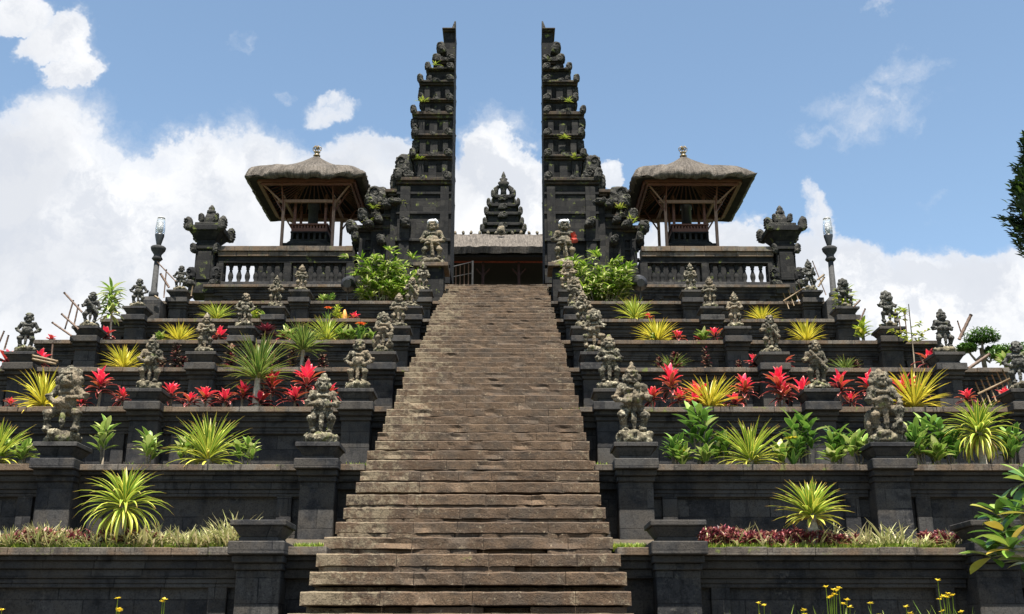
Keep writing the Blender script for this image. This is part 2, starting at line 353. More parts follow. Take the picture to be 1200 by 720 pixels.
    def obj(s, name, mat, parent=None, bevel=0.0):
        o = bpy.data.objects.new(name, s.mesh(name)); SC.collection.objects.link(o)
        o.data.materials.append(MATS[mat])
        if parent is not None: o.parent = parent
        if bevel:
            b = o.modifiers.new('bevel', 'BEVEL'); b.width = bevel; b.segments = 1; b.limit_method = 'ANGLE'
        return o
def tag(o, label, cat, group=None):
    o['label'] = label; o['category'] = cat
    if group: o['group'] = group
    return o
def thing(name, loc, rz=0, scale=1.0, label='', cat='', group=None):
    o = bpy.data.objects.new(name, None); SC.collection.objects.link(o); o.empty_display_size = .2
    o.location = loc; o.rotation_euler = (0, 0, rz); o.scale = (scale,) * 3 if not isinstance(scale, tuple) else scale
    return tag(o, label, cat, group)
def copy_tree(o, parent=None):
    c = o.copy(); SC.collection.objects.link(c)
    if parent is not None: c.parent = parent
    for ch in list(o.children): copy_tree(ch, c)
    return c
class Kind:
    """first use places the prototype itself, later uses copy it with its parts"""
    def __init__(s, make): s.make = make; s.o = None
    def place(s, loc, rz, scale, label, cat, group):
        if s.o is None: s.o = s.make(); o = s.o
        else: o = copy_tree(s.o)
        o.location = loc; o.rotation_euler = (0, 0, rz); o.scale = (scale,) * 3 if not isinstance(scale, tuple) else scale
        for k in ('label', 'category', 'group'):
            if k in o: del o[k]
        return tag(o, label, cat, group)

# ------------------------------------------------------------------ layout
CX = -.45                                   # the stairway's centre line
SLOPE = .483; Y0 = 11.69; Z0 = 1.947; TREAD = .5; RISE = TREAD * SLOPE
def line_z(Y): return Z0 + SLOPE * (Y - Y0)
def row(n): return Y0 + .5 * (n - 20.5)
ROWN = {0: 17.6, 1: 23.9, 2: 30.15, 3: 36.8, 4: 43.35, 5: 49.5, 6: 55.65, 7: 62.0, 8: 69.5}
TY = {k: row(v) for k, v in ROWN.items()}; TZ = {k: line_z(y) for k, y in TY.items()}
TY[9] = 38.3
COLS = {1: 2.30, 2: 6.12, 3: 9.93}
_MX = {(-1, 1): (3.0, 2.90, 2.84, 2.80, 2.80, 2.77, 2.74), (1, 1): (2.02, 1.91, 1.88, 1.87, 1.86, 1.85, 1.85), (-1, 2): (6.9, 6.86, 6.75, 6.72, 6.67, 6.61, 6.56), (1, 2): (5.85, 5.79, 5.77, 5.77, 5.68, 5.67, 5.70),
       (-1, 3): (10.9, 10.8, 10.7, 10.66, 10.55, 10.5, 10.36), (1, 3): (9.7, 9.65, 9.6, 9.6, 9.54, 9.47, 9.45)}
def colx(k, side, c):
    """how far column c of pillars stands from the stairway's centre line on terrace k"""
    return abs(side * _MX[(side, c)][min(6, max(0, k - 1))] - CX)
HALF = {0: 16.5, 1: 16.5, 2: 14.2, 3: 12.8, 4: 11.4, 5: 11.2, 6: 10.75, 7: 10.45, 8: 10.3}
HALFS = {(k, s): v for k, v in HALF.items() for s in (-1, 1)}
HALFS.update({(4, -1): 12.0, (5, -1): 11.45, (6, -1): 11.05, (7, -1): 10.55, (6, 1): 10.35, (7, 1): 10.35})
SW = 1.75                                   # half width of the stairway
TER = {0: 'ground-level terrace wall', 1: 'lowest terrace wall', 2: 'second terrace wall', 3: 'third terrace wall', 4: 'fourth terrace wall', 5: 'fifth terrace wall', 6: 'sixth terrace wall', 7: 'seventh terrace wall', 8: 'topmost terrace wall'}
TES = {0: 'wall foot', 1: 'lowest terrace', 2: 'second terrace', 3: 'third terrace', 4: 'fourth terrace', 5: 'fifth terrace', 6: 'sixth terrace', 7: 'seventh terrace', 8: 'top terrace'}

# terrain: forecourt, side slopes and hill
def terrain():
    mb = MB(); xs = [-1500, -600, -200, -80, -45, -30, -22, -17, -15, -13.6, -11.6, 10.6, 12.6, 14, 16, 21, 29, 44, 80, 200, 600, 1500]
    ys = [-1500, -500, -100, -20, 0, 6, 9, 10.2] + [11 + i * 1.5 for i in range(18)] + [40, 50, 70, 95, 130, 200, 500, 1500]
    for y in ys:
        for x in xs:
            inside = -11.7 < x < 10.7
            side = max(0.0, min(line_z(y) - 3.2, 6.2)) if y > 9 else 0.0
            if y > 95: side = max(0, 6.2 - (y - 95) * .1)
            z = side * max(0, 1 - max(0, abs(x) - 30) / 120)
            if inside and y < 75: z = min(z, 6.0) - .4 if y > 9 else 0.0
            z += .0 if y < 9 else .25 * noise.noise((x * .1, y * .13, 0))
            mb.v.append((x, y, max(z, -.2 if y > 9 else 0)))
    nx = len(xs)
    for j in range(len(ys) - 1):
        for i in range(nx - 1): mb.face((j * nx + i, j * nx + i + 1, (j + 1) * nx + i + 1, (j + 1) * nx + i), .5, None, True)
    o = mb.obj('hillside_ground', 'hill_grass'); o['kind'] = 'structure'
    mb = MB(); mb.box(-30, 30, -12, 10.0, -.05, .012); o = mb.obj('forecourt_paving', 'plaza_gravel'); o['kind'] = 'structure'
    mb = MB(); mb.box(CX - 10.2, CX + 10.2, TY[8] + .5, 75, 5, TZ[8] - .02); o = mb.obj('temple_court_ground', 'plaza_gravel'); o['kind'] = 'structure'
terrain()

def block_run(mb, x0, x1, y0, y1, z0, z1, lo=.5, hi=1.1, jit=.014):
    """a course of separate stones, each set a touch differently"""
    x = x0
    while x < x1 - .01:
        L = random.uniform(lo, hi); xe = x + L
        if x1 - xe < lo * .6: xe = x1
        mb.box(x + .002, xe - .002, y0 + random.uniform(0, jit), y1, z0, z1 - random.uniform(0, jit), random.random())
        x = xe

def terrace_wall(k, side):
    Yk, zt = TY[k], TZ[k]; zb = TZ[k - 1] - .15 if k > 0 else -.1
    inner, outer = SW, HALFS[(k, side)]
    X = lambda u: CX + side * u
    def span(a, b): return (min(X(a), X(b)), max(X(a), X(b)))
    sname = 'left' if side < 0 else 'right'
    root = thing('terrace_wall', (X(inner), Yk, zb), label='dark stone %s with ledge, %s of the stairway' % (TER[k], sname), cat='terrace wall', group='terrace retaining walls')
    if k == 0: root['label'] = 'low stone wall fronting the ground-level terrace, %s of the stairway foot' % sname
    ox, oy, oz = X(inner), Yk, zb
    def loc(o): o.location = (-ox, -oy, -oz); return o
    a, b = span(inner, outer)
    g = .28                                             # ledge overhang
    m = MB(); m.box(a, b, Yk + g + .05, TY.get(k + 1, Yk + 3) + .4 if k < 8 else Yk + .9, zb, zt - .17); loc(m.obj('wall_body', 'wall_stone', root))
    m = MB(); block_run(m, a, b, Yk, Yk + .36, zt - .10, zt, .35, .8); loc(m.obj('ledge', 'cap_stone', root, .006))
    m = MB(); m.box(a, b, Yk + .09, Yk + .45, zt - .155, zt - .102); m.box(a, b, Yk + .15, Yk + .42, zt - .25, zt - .157); m.box(a, b, Yk + .205, Yk + .4, zt - .36, zt - .252)
    loc(m.obj('moulding', 'wall_stone', root, .008))
    # panel frames between the pillars
    m = MB(); edges = [inner] + [colx(k, side, c) for c in COLS if colx(k, side, c) < outer] + [outer]
    H = zt - zb
    for i in range(1, len(edges) - 1):
        e0, e1 = edges[i] + .28, edges[i + 1] - (.28 if i + 1 < len(edges) - 1 else 0)
        if e1 - e0 < .6: continue
        for (u0, u1) in ((e0 + .15, e0 + .38), (e1 - .38, e1 - .15)):
            p, q = span(u0, u1); m.box(p, q, Yk + .255, Yk + .36, zb + .2, zt - .42)
        p, q = span(e0, e1); m.box(p, q, Yk + .235, Yk + .37, zt - .42, zt - .362); m.box(p, q, Yk + .25, Yk + .362, zt - .47, zt - .422)
        m.box(p, q, Yk + .22, Yk + .365, zb + .12, zb + .2)
    loc(m.obj('panel_frame', 'wall_stone', root, .008))
    m = MB(); 
    if k < 8:
        m.frustum(a + .002, b - .002, Yk + .33, TY[k + 1] + .3, zt - .168, a + .002, b - .002, Yk + .34, TY[k + 1] + .3, zt - .03); m.v[-8 + 6] = (b - .002, TY[k + 1] + .3, zt + .42); m.v[-8 + 7] = (a + .002, TY[k + 1] + .3, zt + .42); o = m.obj('soil_bed', 'soil'); o['kind'] = 'structure'
    return root
for k in range(0, 9):
    for sd_ in (-1, 1): terrace_wall(k, sd_)

# pillars with pedestals -------------------------------------------------------
COLP = {(-1, 1): 'beside stairs at left', (1, 1): 'beside stairs at right', (-1, 2): 'middle of left side', (1, 2): 'middle of right side', (-1, 3): 'far left end', (1, 3): 'far right end'}
def make_pillar(h):
    def f():
        root = thing('stone_pillar', (0, 0, 0))
        # local origin: ledge front plane, ledge top
        m = MB(); m.box(-.265, .265, -.03, .40, -h, -.28); m.obj('shaft', 'pillar_stone', root, .01)
        m = MB(); m.box(-.285, .285, -.07, .4, -.28, -.20); m.box(-.305, .305, -.14, .4, -.197, -.112); m.box(-.285, .285, -.06, .4, -h, -h + .35); m.obj('moulding', 'pillar_stone', root, .01)
        m = MB(); m.box(-.335, .335, -.25, .45, -.11, .045); m.obj('capital', 'pillar_stone', root, .012)
        m = MB(); m.box(-.24, .24, -.13, .34, .047, .10); m.frustum(-.225, .225, -.12, .33, .10, -.31, .31, -.20, .42, .225); m.box(-.335, .335, -.225, .44, .226, .295)
        m.obj('pedestal', 'pillar_stone', root, .008)
        return root
    return f
pillar_kinds = {}
def ped_top(k): return TZ[k] + .295
for k in range(1, 8):
    h = round(TZ[k] - TZ[k - 1] + .1, 2)
    K = pillar_kinds.setdefault(k, Kind(make_pillar(h)))
    for sd_ in (-1, 1):
        for c in (1, 2, 3):
            if colx(k, sd_, c) + .3 > HALFS[(k, sd_)]: continue
            K.place((CX + sd_ * colx(k, sd_, c), TY[k], TZ[k]), 0, 1, 'dark stone pillar with %spedestal, %s, %s' % ('empty ' if k == 1 else '', TER[k], COLP[(sd_, c)]), 'stone pillar', 'stone pillars of the terraces')

# ------------------------------------------------------------------ stairway
stair = thing('stone_stairway', (CX, 6, 0), label='long weathered brown stone stairway climbing to the split gate', cat='stairway')
def steps():
    i0 = -8
    for i in range(i0, 50):
        Yf = Y0 + i * TREAD; z = Z0 + i * RISE; m = MB()
        if Yf > 36.3: break
        near = i < 14
        dxs = .05 if near else .085
        e0 = CX - SW - .02 + random.uniform(-.05, .04); e1 = CX + SW + random.uniform(-.04, .05)
        if i < 6: e0 -= .03; e1 += .02
        if i < 2: e0 -= .06
        gapstep = i in (1, 2, 8)
        for course in (0, 1):
            x = e0 + (0 if course == 0 else random.uniform(.0, .06)); xe_end = e1 - (0 if course == 0 else random.uniform(0, .06))
            while x < xe_end - .02:
                L = random.uniform(.45, 1.25) if course == 0 else random.uniform(.25, .9)
                xe = min(x + L, xe_end)
                if xe_end - xe < .2: xe = xe_end
                th = RISE * random.uniform(.60, .66)
                if course == 0:
                    zt = z - random.uniform(0, .006); zb = z - RISE * .62; yf = Yf + random.uniform(-.008, .010)
                else:
                    zt = z - RISE * .62 - .004; zb = z - RISE - .02; yf = Yf + random.choice((.008, .012, .02, .028, .004)) 
                    if gapstep: yf = Yf + random.choice((.05, .16, .2, .22)); zt -= .012
                    if random.random() < .07: yf += .10
                rr = random.random(); n = max(2, int((xe - x) / dxs)); back = TREAD + .12 if course == 0 else .4
                cs = .026 if course == 0 else .006
                c2_ = .007; prof = [(yf + back, zt), (yf + .09, zt), (yf + cs, zt), (yf, zt - cs * .6), (yf, (zt + zb) / 2), (yf, zb + c2_), (yf + c2_, zb), (yf + back, zb)]
                b = len(m.v)
                for a in range(n + 1):
                    xx = x + .003 + (xe - x - .006) * a / n
                    endf = 1.0 if 0 < a < n else 0.0
                    for pi_, (py, pz) in enumerate(prof):
                        q = Vector((xx, py, pz)); amp = .010 if pi_ in (2, 3, 5, 6) else (.006 if pi_ == 4 else .004)
                        chip = max(0, noise.noise(q * 2.7 + Vector((0, i * 3.1, 0))) - .22) * .13 if pi_ in (2, 3, 4) else 0
                        dy = noise.noise(q * 9) * amp + chip + (.012 if not endf and pi_ in (2, 3, 4, 5) else 0)
                        dz = noise.noise(q * 8 + Vector((7, 3, 1))) * amp * .8 - (chip * .5 if pi_ == 2 else 0)
                        m.v.append((xx, py + dy, pz + dz))
                N = len(prof)
                for a in range(n):
                    for c in range(N):
                        c2 = (c + 1) % N; m.face((b + a * N + c, b + a * N + c2, b + (a + 1) * N + c2, b + (a + 1) * N + c), rr, None, False)
                m.face([b + c for c in range(N)][::-1], rr); m.face([b + n * N + c for c in range(N)], rr)
                x = xe
        o = m.obj('step', 'stair_stone', stair); o.location = (-CX, -6, 0)
    # rubble body under the steps
    m = MB(); ya, yb = Y0 + i0 * TREAD + .28, 36.7; x0, x1 = CX - SW + .05, CX + SW - .05; b = len(m.v)
    pts = [(ya, -.1), (ya, line_z(ya) - .42), (yb, line_z(yb) - .50), (yb, -.1)]
    for xx in (x0, x1):
        for (y, z) in pts: m.v.append((xx, y, z))
    m.face((0, 1, 2, 3)); m.face((7, 6, 5, 4)); m.face((0, 4, 5, 1)); m.face((1, 5, 6, 2)); m.face((2, 6, 7, 3)); m.face((3, 7, 4, 0))
    o = m.obj('stair_body', 'wall_stone', stair); o.location = (-CX, -6, 0)
steps()
m = MB(); block_run(m, CX - 1.76, CX + 1.76, 36.25, 46.5, 13.3, TZ[8] + .005, .8, 1.3); o = m.obj('landing_paving', 'stair_stone'); o['kind'] = 'structure'

# ------------------------------------------------------------------ statues
def lump(parts, name, mat, voxel, disp, parent, freq=.12, seed=0):
    mb = MB()
    for p in parts:
        if p[0] == 'e': mb.ell(p[1], p[2], p[3] if len(p) > 3 else None, 14, 10)
        else:
            a, b_, r1, r2 = Vector(p[1]), Vector(p[2]), p[3], p[4]
            mb.tube([a, a.lerp(b_, .5), b_], [r1, (r1 + r2) / 2, r2], 10); mb.ell(a, (r1,) * 3, None, 10, 8); mb.ell(b_, (r2,) * 3, None, 10, 8)
    o = mb.obj('tmp', mat)
    r = o.modifiers.new('r', 'REMESH'); r.mode = 'VOXEL'; r.voxel_size = voxel; r.use_smooth_shade = True
    dg = bpy.context.evaluated_depsgraph_get(); dg.update(); me = bpy.data.meshes.new_from_object(o.evaluated_get(dg))
    bpy.data.objects.remove(o)
    me.calc_loop_triangles()
    nrm = [v.normal.copy() for v in me.vertices]; s3 = Vector((seed * 3.3, seed * 1.7, 5))
    for v, n in zip(me.vertices, nrm):
        q = v.co / freq + s3
        d = noise.noise(q) * .45 + noise.noise(q * 2.3) * .40 + noise.noise(q * 5) * .35 - max(0, noise.noise(q * 3.1 + Vector((9, 2, 4)))) * .5
        v.co += n * d * disp
    for p in me.polygons: p.use_smooth = True
    me.materials.clear(); me.materials.append(MATS[mat])
    o2 = bpy.data.objects.new(name, me); SC.collection.objects.link(o2); o2.parent = parent
    return o2
def figure(el=((-.21, .0, .56), (.21, .0, .56)), ha=((-.06, -.13, .55), (.06, -.13, .53)), kn=((-.14, -.07, .34), (.14, -.07, .34)), ft=((-.11, -.02, .18), (.11, -.02, .18)), head=(0, -.03, .815), hs=1.0, crown='knob', hip=.45, belly=.13, extra=()):
    P = []
    dz = hip - .45
    sh = ((-.145, 0, .70 + dz), (.145, 0, .70 + dz))
    for s in (0, 1):
        sg = -1 if s == 0 else 1
        P += [('c', ft[s], kn[s], .040, .052), ('c', kn[s], (sg * .07, .02, hip), .060, .070), ('e', (ft[s][0], ft[s][1] - .045, ft[s][2] - .005), (.045, .085, .032)),
              ('c', sh[s], el[s], .048, .038), ('c', el[s], ha[s], .036, .029), ('e', ha[s], (.044, .044, .036)), ('e', (el[s][0], el[s][1], el[s][2] + .03), (.058, .058, .02)),
              ('e', (kn[s][0], kn[s][1] - .01, kn[s][2] + .01), (.068, .066, .05)), ('e', (ft[s][0], ft[s][1], ft[s][2] + .04), (.062, .062, .022))]
    P += [('e', (0, .01, hip), (.145, .11, .08)), ('e', (0, -.09, hip - .13), (.042, .03, .15)), ('e', (0, -.04, hip + .09), (belly, .115, .10)), ('e', (0, 0, .655 + dz), (.135, .095, .085)),
          ('c', sh[0], sh[1], .055, .055), ('e', (0, .0, hip + .02), (.165, .125, .028)), ('e', (0, -.06, .66 + dz), (.075, .07, .03)), ('e', (-.055, -.08, .665 + dz), (.05, .03, .035)), ('e', (.055, -.08, .665 + dz), (.05, .03, .035))]
    hx, hy, hz = head; k = hs
    P += [('c', (0, 0, .72 + dz), head, .055, .055), ('e', head, (.088 * k, .085 * k, .095 * k)), ('e', (hx, hy - .055 * k, hz - .05 * k), (.066 * k, .05 * k, .035 * k)), ('e', (hx, hy - .092 * k, hz - .002), (.024 * k, .03 * k, .026 * k)),
          ('e', (hx - .04 * k, hy - .074 * k, hz + .028 * k), (.026 * k, .022 * k, .024 * k)), ('e', (hx + .04 * k, hy - .074 * k, hz + .028 * k), (.026 * k, .022 * k, .024 * k)), ('e', (hx, hy - .07 * k, hz + .058 * k), (.08 * k, .03 * k, .016 * k)),
          ('e', (hx, hy - .093 * k, hz - .042 * k), (.05 * k, .018 * k, .011 * k)), ('e', (hx, hy - .085 * k, hz - .072 * k), (.042 * k, .02 * k, .012 * k)),
          ('e', (hx - .095 * k, hy + .01, hz), (.025 * k, .035 * k, .05 * k)), ('e', (hx + .095 * k, hy + .01, hz), (.025 * k, .035 * k, .05 * k))]
    if crown == 'knob': P += [('e', (hx, hy + .02, hz + .075 * k), (.095 * k, .09 * k, .04 * k)), ('e', (hx, hy + .03, hz + .13 * k), (.05 * k, .05 * k, .05 * k))]
    if crown == 'flat': P += [('e', (hx, hy + .015, hz + .085 * k), (.10 * k, .095 * k, .03 * k)), ('e', (hx, hy + .03, hz + .11 * k), (.075 * k, .07 * k, .03 * k))]
    if crown == 'mane': P += [('e', (hx + sx * .09 * k, hy + .05, hz + sz * .08 * k), (.06 * k, .05 * k, .06 * k)) for sx, sz in ((-1, -1), (-1.2, 0), (-.9, 1), (0, 1.4), (.9, 1), (1.2, 0), (1, -1))]
    if crown == 'tall': P += [('e', (hx, hy + .02, hz + .08 * k), (.09 * k, .085 * k, .03 * k)), ('e', (hx, hy + .02, hz + .12 * k), (.065 * k, .06 * k, .03 * k)), ('c', (hx, hy + .02, hz + .13), (hx, hy + .03, hz + .19), .04, .015)]
    return P + list(extra)
def rock_parts(seed, w=.23, h=.17):
    R = random.Random(seed); P = [('e', (0, 0, h * .45), (w, w * .9, h * .6))]
    for i in range(16):
        a = R.random() * 2 * pi; P.append(('e', (cos(a) * w * .8, sin(a) * w * .7, R.uniform(.03, h * .8)), (R.uniform(.05, .09), R.uniform(.05, .09), R.uniform(.035, .065))))
    return P
POSES = {
 'hands clasped on its belly': dict(),
 'a club held across its chest': dict(el=((-.22, 0, .57), (.21, .02, .55)), ha=((-.05, -.15, .62), (.10, -.14, .50)), crown='flat', kn=((-.15, -.08, .34), (.13, -.03, .34)), extra=(('c', (-.12, -.16, .70), (.17, -.14, .40), .03, .045),)),
 'elbows out and hands on its hips': dict(el=((-.25, .03, .57), (.25, .03, .57)), ha=((-.13, -.09, .48), (.13, -.09, .48)), crown='flat', head=(0, -.03, .82)),
 'one knee raised on a rock': dict(kn=((-.13, -.06, .36), (.17, -.14, .42)), ft=((-.10, -.02, .18), (.14, -.15, .26)), el=((-.19, -.03, .55), (.22, -.04, .57)), ha=((.0, -.15, .56), (.18, -.16, .50)), crown='mane', extra=(('e', (.15, -.12, .20), (.10, .09, .09)), ('e', (-.17, .08, .30), (.07, .07, .17)))),
 'snarling beast head and crouching legs': dict(kn=((-.20, -.10, .38), (.20, -.10, .38)), ft=((-.19, -.07, .18), (.19, -.07, .18)), el=((-.24, -.02, .60), (.25, -.02, .62)), ha=((-.10, -.14, .52), (.07, -.15, .58)), crown='mane', hs=1.18, head=(0, -.06, .83), belly=.15, extra=(('e', (.0, -.15, .79), (.06, .06, .04)),)),
 'a small child figure held at its chest': dict(el=((-.21, 0, .56), (.21, 0, .56)), ha=((-.07, -.16, .50), (.09, -.15, .58)), crown='tall', extra=(('e', (.04, -.15, .58), (.06, .05, .09)), ('e', (.05, -.17, .69), (.042, .04, .045)))),
 'arms folded beneath a tall crown': dict(el=((-.20, -.04, .54), (.20, -.04, .54)), ha=((.04, -.15, .58), (-.04, -.16, .56)), crown='tall', kn=((-.11, -.07, .34), (.11, -.07, .34))),
}
PK = {}
def statue_kind(pose, mat='statue_stone', base_mat='statue_base_stone'):
    def f():
        root = thing('stone_statue', (0, 0, 0)); i = list(POSES).index(pose)
        lump(figure(**POSES[pose]), 'body', mat, .0105, .022, root, seed=i); lump(rock_parts(i), 'rock_base', base_mat, .018, .03, root, .09, i + 9)
        return root
    return f
plan = {  # (row, side, col): pose, scale, turn
 (2, -1, 1): (0, 1.17, .1), (2, -1, 2): (4, 1.22, -.1), (2, 1, 1): (5, 1.32, .05), (2, 1, 2): (3, 1.24, .1),
 (3, -1, 1): (2, 1.06, -.1), (3, -1, 2): (5, 1.06, .1), (3, 1, 1): (0, 1.12, 0), (3, 1, 2): (1, 1.03, .1), (3, 1, 3): (2, 1.05, -.3),
 (4, -1, 1): (3, 1.0, .2), (4, -1, 2): (6, .98, .15), (4, -1, 3): (2, 1.0, 0), (4, 1, 1): (4, 1.02, 0), (4, 1, 2): (1, .98, .2), (4, 1, 3): (0, 1.08, .25),
 (5, -1, 1): (0, .98, 0), (5, -1, 2): (2, .98, .1), (5, -1, 3): (1, 1.0, .15), (5, 1, 1): (5, 1.02, 0), (5, 1, 2): (6, .98, 0), (5, 1, 3): (4, .98, .4),
 (6, -1, 1): (1, .98, .2), (6, -1, 2): (5, .96, 0), (6, -1, 3): (2, .95, .1), (6, 1, 1): (3, 1.0, -.1), (6, 1, 2): (0, .96, 0), (6, 1, 3): (4, .92, .3),
 (7, -1, 1): (6, 1.0, .3), (7, -1, 2): (0, .95, .2), (7, -1, 3): (2, .92, 0), (7, 1, 1): (4, 1.05, 0), (7, 1, 2): (6, 1.0, .1), (7, 1, 3): (5, 1.1, .5)}
pnames = list(POSES)
for (k, sd_, c), (pi_, sc, rz) in plan.items():
    grey = 'grey_statue_stone' if c == 3 else 'statue_stone'
    key = (pi_, grey); K = PK.setdefault(key, Kind(statue_kind(pnames[pi_], grey)))
    K.place((CX + sd_ * colx(k, sd_, c), TY[k] + .04, ped_top(k) - .01), rz - sd_ * .06 * c, (sc * .93, sc * .95, sc * (1.0 + .02 * ((k * 7 + c) % 3 - 1))),
            'stone guardian, %s, %s, %s' % (pnames[pi_], TES[k], COLP[(sd_, c)]), 'statue', 'guardian statues on the terrace pedestals')

# gate guardians on tall plinths
def gate_guardian(side):
    X, _ = at(506.5 if side < 0 else 661.5, 305, 34.9); zt = at(600, 307, 34.3)[1]
    p = thing('statue_plinth', (X, 34.9, TZ[7]), label='tall dark stone plinth under the headscarfed gate guardian %s of the stairs' % ('left' if side < 0 else 'right'), cat='plinth', group='plinths at the gate')
    h = zt - TZ[7]
    m = MB(); m.box(-.42, .42, -.42, .5, .12, h - .14); m.obj('shaft', 'gate_stone', p, .01)
    m = MB(); m.box(-.52, .52, -.52, .55, -.2, .14); m.obj('plinth_foot', 'wall_stone', p, .01)
    m = MB(); m.box(-.58, .58, -.58, .6, h - .13, h); m.obj('top_slab', 'cap_stone', p, .01)
    g = thing('guardian_statue', (X, 34.85, zt - .01), rz=.05 * side, scale=(1.72, 1.72, 1.78), label='large gate guardian with white headcloth %s of the stair top%s' % (('left', '') if side < 0 else ('right', ', red armcloth')), cat='statue', group='gate guardians')
    pose = dict(el=((-.22, 0, .55), (.22, 0, .55)), ha=((-.03, -.14, .50), (.05, -.15, .47)), crown='flat', kn=((-.15, -.08, .32), (.15, -.08, .32)), ft=((-.14, -.03, .17), (.14, -.03, .17)), head=(0, -.03, .83), hs=1.05, extra=(('c', (0, -.16, .48), (.03, -.14, .20), .022, .035),))
    gb = lump(figure(**pose), 'body', 'statue_stone', .0105, .017, g, seed=20 + side); lump(rock_parts(31 + side, .24, .15), 'rock_base', 'statue_base_stone', .018, .03, g, .09, 22)
    m = MB(); m.lathe([(.080, .0), (.108, .012), (.112, .05), (.098, .072), (.07, .078)], (0, -.02, .875), 18); m.ell((.06, -.12, .92), (.03, .02, .03)); m.obj('headcloth', 'white_cloth', gb)
    if side > 0:
        m = MB(); m.tube([(.16, -.01, .70), (.205, -.01, .62), (.225, -.02, .55), (.13, -.11, .51)], [.06, .058, .054, .05], 10); m.obj('arm_cloth', 'red_cloth', gb)
    m = MB(); m.lathe([(.165, 0), (.172, .02), (.165, .05)], (0, .0, .435), 20); m.obj('waistcloth', 'statue_stone', g)
for s in (-1, 1): gate_guardian(s)

